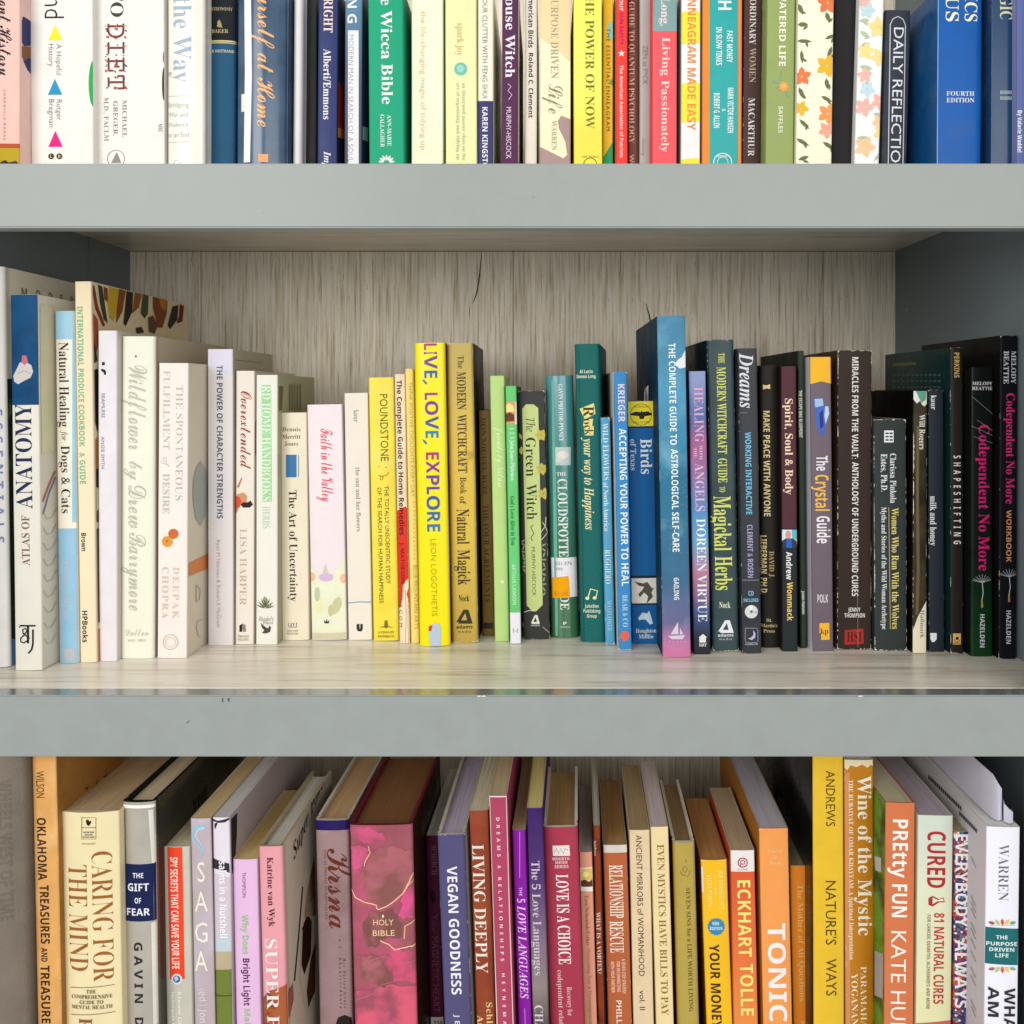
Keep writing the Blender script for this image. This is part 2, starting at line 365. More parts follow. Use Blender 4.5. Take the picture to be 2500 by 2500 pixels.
def Wr(a,col='e4dccb'):
    """white scuffs where the print has rubbed off along the edges of the spine"""
    b=CUR; vs=[];fs=[]; rr=RND
    def strip(p,q_):
        n=len(vs); m=len(p); vs.extend(p+q_)
        for i in range(m-1): fs.append((n+i,n+i+1,n+m+i+1,n+m+i))
    for sgn in (-1,1):
        z=0.001
        while z<b.h-0.006:
            l=min(b.h-z-0.002,0.0012*math.exp(rr.gauss(0.2+a*.45,0.9))); g=0.004*math.exp(rr.gauss(1.1-a*.75,1.0))
            m=max(3,min(24,int(l/0.0007))); x=sgn*(b.w/2-0.00012); top=rr.uniform(.00008,.0003)*(0.5+a*.7)
            p=[(x,z+l*i/(m-1)) for i in range(m)]
            q_=[(x-sgn*top*math.sin(math.pi*min(1,max(0,i/(m-1))))**.5*rr.uniform(.35,1.5),z+l*i/(m-1)+rr.uniform(-.0001,.0001)) for i in range(m)]
            strip(p,q_); z+=l+g
        for zz,dz in ((b.h-0.0003,-1),(0.0004,1)):
            c=rr.uniform(0.0004,0.0018)*min(1.4,a+.2); x=sgn*(b.w/2-0.00012)
            strip([(x,zz),(x,zz+dz*c*.5),(x,zz+dz*c*1.3)],[(x-sgn*c,zz),(x-sgn*c*rr.uniform(.3,.6),zz+dz*c*.45),(x-sgn*.00005,zz+dz*c*1.35)])
    for zz,dz in ((b.h-0.0002,-1),(0.0003,1)):
        x=-b.w/2+0.0006
        while x<b.w/2-0.002:
            l=min(b.w/2-x-0.0004,0.0012*math.exp(rr.gauss(0.3,.7))); g=0.003*math.exp(rr.gauss(.6-a*.8,.8)); hh=rr.uniform(0.00006,0.0003)*(.5+a)
            m=max(3,int(l/0.0005)); strip([(x+l*i/(m-1),zz) for i in range(m)],[(x+l*i/(m-1),zz+dz*hh*rr.uniform(.3,1.3)*(0.2 if i in(0,m-1) else 1)) for i in range(m)]); x+=l+g
    o=emit('edge_wear',vs,fs,col,rough=0.8)
    if o: o['kind']='stuff'
# ---------------------------------------------------------------- the bookcase
def wood(name,cols,vert,rough,spec):
    m=bpy.data.materials.new(name); m.use_nodes=True; nt=m.node_tree; L=nt.links; p=nt.nodes['Principled BSDF']
    p.inputs['Roughness'].default_value=rough; p.inputs['Specular IOR Level'].default_value=spec
    tc=nd(nt,'ShaderNodeTexCoord')
    def nz(sc,det,off=0.0,dist=0.0):
        mp=nd(nt,'ShaderNodeMapping'); mp.inputs['Scale'].default_value=sc; mp.inputs['Location'].default_value=(off,off,off); L.new(tc.outputs['Object'],mp.inputs[0])
        n=nd(nt,'ShaderNodeTexNoise'); n.inputs['Scale'].default_value=1; n.inputs['Detail'].default_value=det; n.inputs['Roughness'].default_value=0.62; n.inputs['Distortion'].default_value=dist
        L.new(mp.outputs[0],n.inputs['Vector']); return n
    if vert: a=nz((420,50,14),6); b=nz((30,30,2.2),3,3.3,0.6); c=nz((1400,80,90),3,7.1)
    else: a=nz((9,120,420),6); b=nz((3.0,22,22),3,3.3,0.6); c=nz((60,700,900),3,7.1)
    def ramp(src,pairs):
        r=nd(nt,'ShaderNodeValToRGB'); el=r.color_ramp.elements; el[0].position=pairs[0][0]; el[0].color=(*hx(pairs[0][1],.9),1); el[1].position=pairs[-1][0]; el[1].color=(*hx(pairs[-1][1],.9),1)
        for q in pairs[1:-1]:
            e=el.new(q[0]); e.color=(*hx(q[1],.9),1)
        L.new(src,r.inputs[0]); return r
    ra=ramp(a.outputs[0],cols[0]); rb=ramp(b.outputs[0],cols[1])
    mx=nd(nt,'ShaderNodeMix',data_type='RGBA',blend_type='MULTIPLY'); mx.inputs[0].default_value=1.0
    L.new(ra.outputs[0],mx.inputs[6])
    # second layer only tints, so bring it near white first
    gm=nd(nt,'ShaderNodeMapRange'); gm.inputs[1].default_value=0.3; gm.inputs[2].default_value=0.7; gm.inputs[3].default_value=0.88; gm.inputs[4].default_value=1.1; L.new(b.outputs[0],gm.inputs[0])
    cc=nd(nt,'ShaderNodeCombineColor')
    for i in range(3): L.new(gm.outputs[0],cc.inputs[i])
    L.new(cc.outputs[0],mx.inputs[7])
    m2=nd(nt,'ShaderNodeMix',data_type='RGBA'); gk=nd(nt,'ShaderNodeMapRange'); gk.inputs[1].default_value=0.62; gk.inputs[2].default_value=0.74; gk.inputs[4].default_value=0.7
    L.new(c.outputs[0],gk.inputs[0]); L.new(gk.outputs[0],m2.inputs[0]); L.new(mx.outputs[2],m2.inputs[6]); m2.inputs[7].default_value=(*hx(cols[2]),1)
    L.new(m2.outputs[2],p.inputs['Base Color'])
    bp=nd(nt,'ShaderNodeBump'); bp.inputs['Strength'].default_value=0.35; bp.inputs['Distance'].default_value=0.0005; L.new(a.outputs[0],bp.inputs['Height']); L.new(bp.outputs[0],p.inputs['Normal'])
    return m
W_BACK=wood('grey_oak_laminate',([(0.33,'b3a58c'),(0.44,'e6dbc5'),(0.55,'f8f0e2'),(0.75,'fffaf0')],[(0.3,'a39a87'),(0.7,'b9b2a1')],'574b3c'),True,0.6,0.3)
W_SHELF=wood('pale_oak_laminate',([(0.33,'cfc4b2'),(0.46,'f3eada'),(0.6,'fbf4e8'),(0.8,'fffaf2')],[(0.3,'c9c3b5'),(0.7,'d8d2c6')],'9a9284'),False,0.3,0.5)
PAINT=mat('8f9593',0.40,0.03,0.05,coat=0.12,spec=0.3,cloth=True); PAINT.name='grey_satin_paint'
PAINT_D=mat('7b868c',0.5,0.04,0.04,spec=0.2); PAINT_D.name='shaded_side_paint'  # same grey paint as the fronts, darkened to carry the recess shade
GLOSS=mat('84898a',0.16,0.03,0.0,coat=0.6,spec=0.5); GLOSS.name='glossy_edge_band'
YB=D/0.648-D; XL,XR=-1570*S,1312*S
case=empty('bookcase','grey painted bookcase with pale wood shelves and a plank back','bookcase',Matrix.Identity(4))
planks=[(-1575,-1304),(-1304,-127),(-127,1042),(1042,1317)]
for zc0,zc1 in ((562,2200),(-737,535),(-2036,-888+27)):
    for i,(a,b_) in enumerate(planks):
        bm=bmesh.new(); g=0.0003
        box(bm,a*S+g,0,zc0*S+0.0003,b_*S-g,0.006,zc1*S-0.0003,0.0004)
        for v in bm.verts: v.co.x-= 0
        o=obj('back_plank',bm,W_BACK,case); o.location=(0,YB+RND.uniform(0,0.0003),0)
bm=bmesh.new(); box(bm,XL-.01,YB+0.0066,-2100*S,XR+.01,YB+0.010,2200*S); obj('back_lining',bm,mat('2a2622',0.9,0,0),case)
def shelf(top,fh,bh,fmat=PAINT):
    bm=bmesh.new(); box(bm,XL+.0002,0.0157,(top-bh)*S,XR-.0002,YB-0.0004,top*S); o=obj('shelf_board',bm,W_SHELF,case)
    bm=bmesh.new(); box(bm,XL-0.02,0,(top-fh)*S,XR+0.02,0.0155,top*S-0.0002,0.0009)
    for f in bm.faces: f.material_index=1 if f.normal.z>0.8 else 0
    obj('shelf_front',bm,[fmat,GLOSS],case,smooth=True)
def crack(px,wd,c='6f5d49'):
    bm=bmesh.new(); L_=[];k=(D+YB)/D
    pts=[((x-VX)*S*k,YB-0.00006,(VY-y)*S*k) for x,y in px]; n=len(pts)
    vs=[(bm.verts.new((p[0]-wd*math.sin(math.pi*(i+.3)/(n-.4))/2,p[1],p[2])),bm.verts.new((p[0]+wd*math.sin(math.pi*(i+.3)/(n-.4))/2,p[1],p[2]))) for i,p in enumerate(pts)]
    for i in range(n-1): bm.faces.new((vs[i][0],vs[i][1],vs[i+1][1],vs[i+1][0]))
    obj('grain_crack',bm,mat(c,.7,.1,0),case)
crack([(1177,603),(1174,640),(1170,680),(1164,715),(1157,735),(1152,742)],.0016); crack([(1148,745),(1146,760),(1147,778)],.0007)
for x,y0,y1,wd in ((1514,600,700,.0009),(1627,690,770,.0006),(2005,600,780,.0009),(418,590,640,.0012),(470,590,650,.0012),(664,600,690,.0008),(880,605,700,.0006),(780,660,740,.0008),(2125,610,760,.0006),(1700,605,660,.0006)):
    crack([(x,y0),(x+3,y0*.7+y1*.3),(x-2,y0*.3+y1*.7),(x+1,y1)],wd*.7,'b3a48e')
shelf(562,158,27); shelf(-737,151,27); shelf(-2036,150,27); shelf(2250,150,27)
for x0,x1,in_x in ((XL-0.016,XL,1),(XR,XR+0.016,-1)):
    for y0,y1 in ((0.016,D/0.713-D-0.0005),(D/0.713-D+0.0005,YB)):
        bm=bmesh.new(); box(bm,x0,y0,-2100*S,x1,y1,2200*S,0.0005); obj('side_panel',bm,PAINT_D,case)
for z0,z1 in ((562,2100),(-737,404),(-2036,-888)):
    bm=bmesh.new(); box(bm,1192*S,0.0004,z0*S+.0002,XR+0.02,0.0150,z1*S-.0002,0.0006); obj('frame_stile',bm,PAINT,case)
    bm=bmesh.new(); box(bm,XL-0.02,0.0004,z0*S+.0002,-1545*S,0.0150,z1*S-.0002,0.0006); obj('frame_stile',bm,PAINT,case)
bm=bmesh.new(); bmesh.ops.create_cone(bm,segments=16,radius1=0.0026,radius2=0.0022,depth=0.0016,cap_ends=True); bmesh.ops.rotate(bm,matrix=Matrix.Rotation(R(-90),3,'Y'),verts=bm.verts)
o=obj('screw_cap',bm,mat('8d8a82',0.4),case,smooth=True); o.location=(XR-0.0008,D*1312/880-D,(VY-758)*1312/880*S)
# chips and scuffs in the paint of the middle shelf front
def chip(col,pts):
    bm=bmesh.new(); bm.faces.new([bm.verts.new(((x-VX)*S,-0.00008,(VY-y)*S)) for x,y in pts]); obj('paint_chip',bm,mat(col,0.6,0,0),case)
chip('5d625e',[(455,1766),(463,1757),(463,1760),(457,1767)]); chip('5d625e',[(542,1705),(546,1704),(545,1715),(541,1713)]); chip('7d827e',[(1840,1798),(1843,1797),(1843,1800)]); chip('7d827e',[(1300,480),(1303,479),(1304,483),(1301,482)]); chip('868b88',[(640,520),(646,519),(645,521),(641,521)]); chip('868b88',[(2230,1765),(2233,1764),(2233,1766)]); chip('7d827e',[(1078,398.5),(1083,397.8),(1082,401),(1079,401)])
chip('5d625e',[(555,1706),(562,1703),(560,1714),(556,1712)])
for x in (1170,1180,2100): chip('e6e6e2',[(x-6,1698.6),(x+4,1698.2),(x+8,1700),(x-3,1701)])
# ---------------------------------------------------------------- upper shelf
k1=dict(d=0.15)
WH='e9e5df'
book('pale pink book at the far left of the top shelf with black brush script',1,(-60,48,-30,-62,50,400),'e3bcb2',r=.96,Rt='efc8c0',d=.16)
V('ront History','B','1d1a1c',14,-12,185,32); V('CHRONICLE BOOKS','S','b07a70',12,220,342,5)
band('b8502c',351,362); band('b59a20',362,400); P('2a2a1e',[(2,396),(14,391),(22,397),(40,393),(46,400),(2,400)])
P('2b3170',[(50,60),(56,40),(66,46),(74,52),(74,112),(58,112),(50,100)],'R'); P('8a5a34',[(52,112),(74,114),(74,138),(66,150),(56,146),(50,130)],'R'); P('2b3170',[(56,148),(74,140),(74,180),(66,170)],'R')
book('thick white book with yellow, blue and pink triangles down its spine',1,(72,227,-30,75,229,400),'e9e6e1',r=.94)
V('ind','t','2a2a2a',133,-18,45,48)
P('efe23d',[(136,60),(153,99),(119,99)]); P('2f93c4',[(135,193),(153,232),(118,232)]); P('ec2b83',[(136,320),(154,359),(119,359)])
for s,x,a,b_ in (('A Hopeful',145,108,184),('History',126,108,163),('Rutger',146,244,294),('Bregman',127,243,311)): V(s,'t','77777a',x,a,b_,13)
for x,s in ((126,'L'),(146,'B')): Dk('2b2c1d',x,382,7); H(s,'R','e5e29a',x,382,6,7)
Dk('2fae56',229,204,12,57,name='cover_print')
book('thick white book whose title letters are made of red and brown spices',1,(230,400,-30,230,404,400),'e8e4df',r=.93)
V('TO','r','3a3a3a',286,-28,42,31)
V('DIET','m','7a3a36',284,58,219,42,name='title_lettering')
rr=random.Random(3)
multi('spice_dots',[[(x+rr.uniform(1.5,3.4)*math.cos(t),y+rr.uniform(1.5,3.4)*math.sin(t)) for t in (0,1.2,2.4,3.6,4.8)] for x,y in [(rr.choice((262,284,306))+rr.uniform(-4,4),rr.choice((62,74,92,111,135,147,160,174,191,215))+rr.uniform(-3,3)) for _ in range(46)]],'c4543f')
multi('spice_dots',[[(x+rr.uniform(1,2.6)*math.cos(t),y+rr.uniform(1,2.6)*math.sin(t)) for t in (0,1.2,2.4,3.6,4.8)] for x,y in [(rr.choice((262,284,306))+rr.uniform(-4,4),rr.choice((62,74,92,111,135,147,160,174,191,215))+rr.uniform(-3,3)) for _ in range(46)]],'47302a')
V('MICHAEL','r','86807e',305,245,336,11); V('GREGER,','r','86807e',283,247,332,11); V('M.D., FACLM','r','86807e',260,238,345,11)
Ring('8b8b8b',284,388,21,1.6); P('8a8784',[(286,372),(297,398),(272,398)]); Dk('c23e34',402,140,4,17,name='cover_print'); Dk('4b3330',401,205,5,42,name='cover_print'); V('MIC','r','8c8888',392,302,324,10)
book('creamy white hardback with a pale blue serif title and a tall glare',1,(408,500,-30,408,500,400),'e9e5da',r=.93,kind='hc',opt=dict(rough=.25,coat=.5))
V('the Way','r','9fb0c2',447,-6,203,44)
for s,y,wd in (('Bridging',257,54),('War and',281,50),('Violence',305,52),('to an End',330,54)): H(s,'s','a9b9b6',436,y,wd,12)
Ln('b9bcae',[(410,236),(467,236)],1.3); Ln('b9bcae',[(410,348),(467,348)],1.3); Ring('b6c6ca',434,400,8,1.2)
book('old blue cloth hardback with a black and gold title block',1,(506,577,-30,502,575,400),'305e80',r=.91,kind='hc',opt=dict(cloth=True,rough=.7,bump=.5))
band('23282e',-30,105); band('d6c27a',106,109.5); band('d6c27a',111,113.5); H('ASTRONOMY','r','b9a877',540,24,58,8); P('a59a6a',[(532,68),(533,55),(538,50),(542,58),(545,70)]); H('BAKER','R','b9a877',539,78,40,9); H('VAN NOSTRAND','S','c9c4ae',540,127,64,7)
book('glossy blue hardback with glowing peach hand lettering',1,(579,702,-30,577,700,400),'47627e',r=.92,kind='hc',bul=.006,opt=dict(rough=.18,coat=.7,var=('36506c',30,.45,.62)))
V('urself at Home','C','f3b27a',655,-6,315,40); Q('eadfd2',592,233,618,276,name='label_sticker'); P('eaf0f6',[(600,-30),(618,-30),(621,190),(616,400),(599,400),(602,180)],name='painted_glare'); Q('f0a878',637,381,660,400)  # the long pale strip is window glare painted onto the spine
book('slim olive and brown book between the glossy blue hardback and a white spine',1,(704,713,-30,702,713,400),'7d745a',r=.90,opt=dict(var=('4a4230',60,.45,.55)))
book('slim plain white hardback without any lettering',1,(717,741,-30,714,737,400),'ece8ea',r=.905,kind='hc')
book('slim black book with no visible lettering beside the plain white one',1,(743,774,-30,738,774,400),'262b26',r=.89,opt=dict(var=('343a30',14,.5,.6)))
book('navy textbook with peach and white serif lettering',1,(777,826,-30,775,822,400),'343f74',r=.92,Rt='2a2b40')
V('RIGHT','R','edd6cf',802,-4,80,22); V('Alberti/Emmons','R','e9e6ea',799,120,292,18); V('Impact','I','e9e6ea',799,370,440,16)
P('a33122',[(822,190),(842,230),(842,330),(822,310)],'R'); P('e88f3c',[(822,310),(842,318),(842,340),(822,334)],'R')
book('grey blue paperback with a white title strip down the spine',1,(840,888,-30,843,880,400),'5b5a72',r=.915,Rt='3a3c5a',opt=dict(grad=[(400,'565268'),(180,'5f6480'),(0,'5f8cab')]))
V('JUNG','S','e9edf0',860,-70,57,22); Q('e6e6ea',850,75,876,401,name='title_strip'); V('MODERN MAN IN SEARCH OF A SOUL','t','85858f',857,86,396,12); P('e6e6ea',[(882,308),(898,312),(898,346),(882,340)],'R')
book('thick emerald green book with white uncial lettering',1,(897,984,-30,902,986,400),'1ea27b',r=.93,rim='e8e0cf')
V('The Wicca','R','e9f0ea',944,-60,145,27,name='title_lettering'); V('Bible','R','e9f0ea',946,157,255,27); V('ANN-MARIE','R','d9ece2',951,281,357,10); V('GALLAGHER','R','d9ece2',934,280,360,10)
multi('lotus_emblem',[leaf(944+13*math.cos(a),396+11*math.sin(a),15,6,math.degrees(a)) for a in [math.pi*1.5+i*.5 for i in range(-3,4)]],'e9f0ea')
book('pale watercolour book with faint peach title, right of the emerald one',1,(1004,1082,-30,1004,1082,400),'e6ebcf',r=.92,opt=dict(var=('bfe0cf',14,.5,.66)))
V('the life-changing magic of tidying up','s','e2b596',1034,28,367,13)
book('pale yellow green book with a small aqua disc on its spine',1,(1087,1163,-30,1087,1165,400),'e3e5ac',r=.92,opt=dict(var=('eef0c4',10,.5,.7)))
V('spark joy','r','d9a36c',1124,57,137,17); Dk('6fb9a6',1125,169,16,n=26); Dk('93cdbd',1124,168,9); V('an illustrated master class on the','r','a3a88b',1133,203,392,8); V('art of organizing and tidying up','r','a3a88b',1119,203,390,8)
book('narrow cream and navy paperback with block capitals',1,(1166,1204,-30,1165,1205,400),'ebe6d6',r=.915)
band('3e3f72',247,402); V('OUR CLUTTER WITH FENG SHUI','s','83828a',1184,-2,240,12); V('KAREN KINGSTON','S','e6e4ea',1184,262,425,13)
book('purple paperback with white serif title and floral cover edges',1,(1226,1266,-30,1225,1265,400),'5c3458',r=.93,L='e9e4d2',Rt='e9e4d2',opt=dict(varL=('8f9a78',60,.56,.6),varR=('6b5b52',60,.55,.6)))
V('ouse Witch','R','eee3ea',1246,-4,190,23); Ln('d9c6d6',[(1240,205),(1248,212),(1240,222),(1250,232),(1242,244)],1.6); V('MURPHY-HISCOCK','s','e0cfdc',1242,262,388,12)
book('thin white booklet with bold black lettering',1,(1283,1312,-30,1281,1311,400),'ebe4dd',r=.91)
V('merican Birds','S','23201e',1296,-2,117,12); V('Roland C. Clement','S','23201e',1296,130,288,11)
book('cream, tan and mauve paperback with a large calligraphic word',1,(1317,1394,-30,1318,1393,400),'ece5c3',r=.925,opt=dict(mot=.02))
P('ead0a3',[(1317,-40),(1396,-40),(1396,150),(1388,148),(1360,120),(1317,92)]); P('a48c8a',[(1317,400),(1317,358),(1345,372),(1375,387),(1385,378),(1380,345),(1365,315),(1362,296),(1370,283),(1396,292),(1396,402),(1317,402)])
V('PURPOSE DRIVEN','r','a39a82',1354,-14,192,18); V('Life','c','8a7f72',1356,205,278,34); V('WARREN','r','a9a18a',1353,295,367,12)
book('bright lemon yellow paperback with spaced olive capitals',1,(1400,1470,-30,1401,1471,400),'f3e765',r=.93,opt=dict(mot=.02,grad=[(400,'f2dc55'),(330,'f3da55'),(200,'f4e96c'),(0,'f3e866')]))
V('THE POWER OF NOW','r','6f7430',1440,-28,315,21); Ring('6f7430',1441,402,16,2); H('NEW WORLD','r','8a8a3a',1441,383,42,5)
book('narrow orange yellow paperback with a green foot and thin dark title',1,(1473,1497,-30,1472,1496,400),'f3bd35',r=.91)
P('2fa36a',[(1472,402),(1472,385),(1497,345),(1497,402)]); Dk('8fc6c0',1495,75,12,24); V('THE ESSENTIAL ENNEAGRAM','s','574a33',1485,70,320,9)
P('7f9b4a',[(1483,205),(1497,190),(1497,208)])
book('narrow scarlet booklet with a small white star',1,(1503,1533,-30,1504,1532,400),'ee4640',r=.91,L='dfdad4')
V('ALL ABOUT','S','f2dcd8',1516,-50,27,9); V('GUN SAFETY','S','b0186c',1517,31,110,9); P('f4ecec',[(1517+(9 if i%2==0 else 3.6)*math.sin(i*math.pi/5),131-(9 if i%2==0 else 3.6)*math.cos(i*math.pi/5)) for i in range(10)]); V('The American Association of Patriots','S','f3d3cf',1517,160,385,8)
book('chocolate brown paperback with dense pinkish capitals',1,(1534,1560,-30,1533,1560,400),'6d3d2e',r=.9)
V('GUIDE TO QUANTUM PSYCHOLOGY','r','d9b3a2',1542,5,350,13); V('WOLF','s','d9b3a2',1542,378,430,12)
book('plain grey book with faint pencil scribble lettering',1,(1562,1590,-30,1561,1590,400),'b0b2af',r=.905)
V('ZEN as F*CK','t','70706f',1575,112,207,12); V('Sweeney','c','8a8a88',1572,338,380,9)
book('coral red paperback with a grey green top and pale serif title',1,(1593,1654,-30,1592,1652,400),'ee5a61',r=.93,Rt='4b5a2e')
band('7d9d9e',-60,76); V('Long,','R','ecd5d0',1624,-6,64,20); V('Living','R','f4cfc9',1626,92,185,19); V('Passionately','R','f4cfc9',1624,197,372,19)
book('white and yellow patchwork paperback with orange brush capitals',1,(1663,1711,-30,1662,1709,400),'ece9ea',r=.925,rim='efe070')
for y0,y1 in ((26,108),(200,300),(386,402)): P('f1df4f',[(1661,y0+4),(1700,y0),(1712,y0+6),(1712,y1-3),(1661,y1)])
V('NNEAGRAM MADE EASY','S','e38b4c',1688,-2,318,20)
book('teal paperback with orange edges and narrow white capitals',1,(1714,1813,-30,1713,1811,400),'33a5a5',r=.92,L='e08a2e',Rt='e08a2e')
Q('e8893a',1712,-40,1732,402); Q('e8893a',1802,-40,1814,402); V('CASH','S','e4efee',1769,-70,25,32)
for s,x,a,b_ in (('FAST MONEY',1781,76,153),('IN SLOW TIMES',1755,67,160),('MARK VICTOR HANSEN',1783,215,325),('ROBERT G. ALLEN',1749,228,313)): V(s,'S','dff0ee',x,a,b_,14)
V('&','S','dff0ee',1767,266,273,10); Ring('dff0ee',1764,397,22,2.2); Ring('dff0ee',1764,397,13,1.4); H('HARMONY','S','dff0ee',1764,382,30,5)
book('dark brown paperback with worn edges and ivory capitals',1,(1818,1862,-30,1812,1858,400),'49302e',r=.92,wear=.5)
V('EXTRAORDINARY','r','d8d3cf',1838,-72,110,15); V('WOMEN','r','b09f7e',1837,118,202,15); V('MACARTHUR','r','dcd8d4',1834,240,382,15)
book('sage green book with a small orange flower and white capitals',1,(1873,1942,-30,1868,1938,400),'90a15f',r=.94)
V('WATERED LIFE','S','e9eadb',1910,-20,162,16); multi('flower_leaves',[leaf(1905,186,26,6,100),leaf(1893,200,20,8,30),leaf(1900,212,16,8,-30),leaf(1922,232,18,6,60)],'7f9a86'); multi('flower_print',flower(1913,212,13,7),'e29a52'); Dk('edb45a',1913,211,5); V('SAFFLES','S','e2e4cf',1905,260,325,10)
def floral(x0,x1,y0,y1,n,seed,cols,greens,side):
    rg=random.Random(seed); ll=[];ff={c:[] for c in cols}
    for i in range(n):
        y=y0+(y1-y0)*(i+rg.random()*.6)/n
        e=(x0+rg.uniform(4,14)) if (i%2 if side else rg.random()<.5) else (x1-rg.uniform(4,14))
        if rg.random()<.55: ll+= [leaf(e,y,rg.uniform(24,38),rg.uniform(9,13),rg.uniform(0,180)),leaf(e+6,y+8,16,7,rg.uniform(0,180))]
        else: ff[rg.choice(cols)]+=flower(e,y,rg.uniform(17,30),5,rg.uniform(0,72))
    multi('leaf_print',ll,greens)
    for c,v in ff.items():
        if v: multi('flower_print',v,c)
book('cream book with orange flowers and green leaves along both edges',1,(1948,2038,-30,1943,2030,400),'efe9d2',r=.945,opt=dict(mot=.02))
floral(1950,2032,0,395,20,5,['e07a4c','e8995a','e2b33c','eba58f'],'6d7650',True)
book('unlettered matt black spine between two flowered books',1,(2039,2097,-30,2029,2085,400),'2a282a',r=.92,opt=dict(rough=.6))
book('white book printed with pastel pink, yellow and blue blossoms',1,(2098,2160,-30,2086,2146,400),'e9eaea',r=.93,opt=dict(mot=.02,var=('cfe0e4',22,.52,.7)))
floral(2104,2156,0,395,20,9,['edb3a8','efd98e','f0c79a','bcd7e2'],'b3bda3',False)
book('short charcoal book with a thin white outline around its title',1,(2162,2223,26,2150,2215,400),'393e48',r=.92,opt=dict(var=('555b66',25,.5,.7)))
V('DAILY REFLECTIONS','s','dfe3ea',2189,68,450,24); Ln('c9ced6',[(2168,402),(2173,60),(2180,46),(2192,41),(2204,48),(2210,62),(2204,402)],2.2)
book('very thick blue textbook with cream capitals and a glossy cover',1,(2288,2400,-30,2286,2395,400),'0b5aab',r=.96,d=.21,L='1b5690',kind='pb',opt=dict(rough=.3,mot=.08,varL=('53718f',10,.5,.7)))  # greyish patches on the left cover are its reflection, painted in
V('ECONOMICS','R','e6e2c4',2371,-190,53,31); V('FAMOUS','R','e6e2c4',2325,-160,53,31); H('FOURTH','R','d5dbe2',2344,229,68,11); H('EDITION','R','d5dbe2',2344,245,68,11); Ln('8fb3d2',[(2291,-30),(2288,400)],1.4)
book('dark teal blue hardback with rubbed gold letters',1,(2420,2481,-30,2418,2479,400),'0f3d66',r=.975,d=.19,L='16324e',opt=dict(rough=.25,coat=.4,varL=('3c5c74',10,.5,.65)))
V('MAGIC','R','c9c6a2',2456,-60,48,30); multi('worn_gilt_lettering',[[(x,y),(x+3.4,y-.6),(x+3,y+9),(x-.4,y+8)] for y in (222,236) for x in range(2441,2476,5)],'8fa5ae')
book('lavender spine at the right end of the top shelf with small white lettering',1,(2483,2540,-30,2480,2540,400),'5d6aa0',r=.985,d=.19,L='8289b4')
V('By Valarie Waddel','S','e3e6f2',2489,270,372,10)
# ---------------------------------------------------------------- middle shelf
def logoA(cx,cy,w_,h_,c):
    x=cx-w_/2; y=cy-h_/2; X=lambda a,b_: (x+a*w_,y+b_*h_)
    P(c,[X(.0,.9),X(.44,0),X(.62,0),X(.56,.2),X(.22,.9)],name='publisher_emblem_stroke'); P(c,[X(.44,0),X(.74,0),X(1,1),X(.72,1),X(.56,.25)],name='publisher_emblem_stroke'); P(c,[X(.12,1),X(.2,.76),X(.68,.76),X(.74,1)],name='publisher_emblem_stroke')
book('tall white hardback cut off by the left edge of the photograph',2,(-62,6,652,-52,27,1629),'e6e5e2',d=.205,kind='hc',Rt='d6d0bf',page='cfc8b8',opt=dict(rough=.35))
T('MODERN','S','6f8434',52,712,205,738,20,'R'); 
P('1e2a22',[(16,925),(60,925),(60,1570),(26,1570)],'R',name='dark_cover_photo',var=('4d6b3c',60,.58,.66)); P('5e86b8',[(24,1560),(60,1560),(60,1640),(28,1640)],'R'); V('ESSENTIALS','S','7f8ab4',-1,1000,1325,20)
book('thick off white atlas with a navy top panel and upward reading letters',2,(24,93,720,38,103,1637),'dcd9cf',d=.165,Rt='dbd6c8',page='d8d0bf',bul=.0008,opt=dict(mot=.03),wear=.25)
band('14507f',700,972,name='navy_panel',var=('0e3a66',25,.45,.65)); 
V('ANATOMY','r','1f2f55',59,986,1242,40,up=True,name='title_lettering'); V('ATLAS OF','r','84604f',64,1258,1380,19,up=True)
P('c9c5c1',[(40,905),(50,885),(66,884),(78,892),(82,908),(76,922),(60,930),(46,938),(36,932),(33,918)],name='heart_print'); P('c06a78',[(54,885),(56,868),(66,868),(70,884),(62,892)],name='heart_print'); Ln('8d8a8a',[(45,912),(60,905),(76,912)],1.5)
Ln('16181c',[(50,1527),(88,1527)],4); Ln('16181c',[(70,1527),(70,1570)],5); Ln('16181c',[(50,1527),(49,1532)],2); Ln('16181c',[(82,1536),(82,1570),(79,1585),(71,1594)],4)
Ln('16181c',[(74,1558),(58,1545),(57,1537),(63,1533),(68,1539),(60,1550),(52,1558),(52,1566),(60,1569),(70,1562)],3)
P('e0d3b8',[(97,745),(130,745),(132,1100),(97,1110)],'R',var=('d9dcb6',20,.4,.6)); Ln('c06a5a',[(103,1225),(118,1185),(133,1150)],4,face='R'); Ln('6a7cab',[(104,1255),(118,1205),(134,1165)],3,face='R')
for i in range(9): Ln('b8b09a',[(104,1250+i*38),(114,1268+i*38),(126,1262+i*38),(136,1240+i*38)],1.6,face='R',name='spine_bone_print')
book('narrow cream and light blue book with a black serif title',2,(134,181,760,145,192,1619),'ebe4d3',d=.15,wear=.5,rim='efeae0')
band('9cc6db',740,813); band('94bed8',1275,1640); Q('8fc4dc',177,813,195,1275)
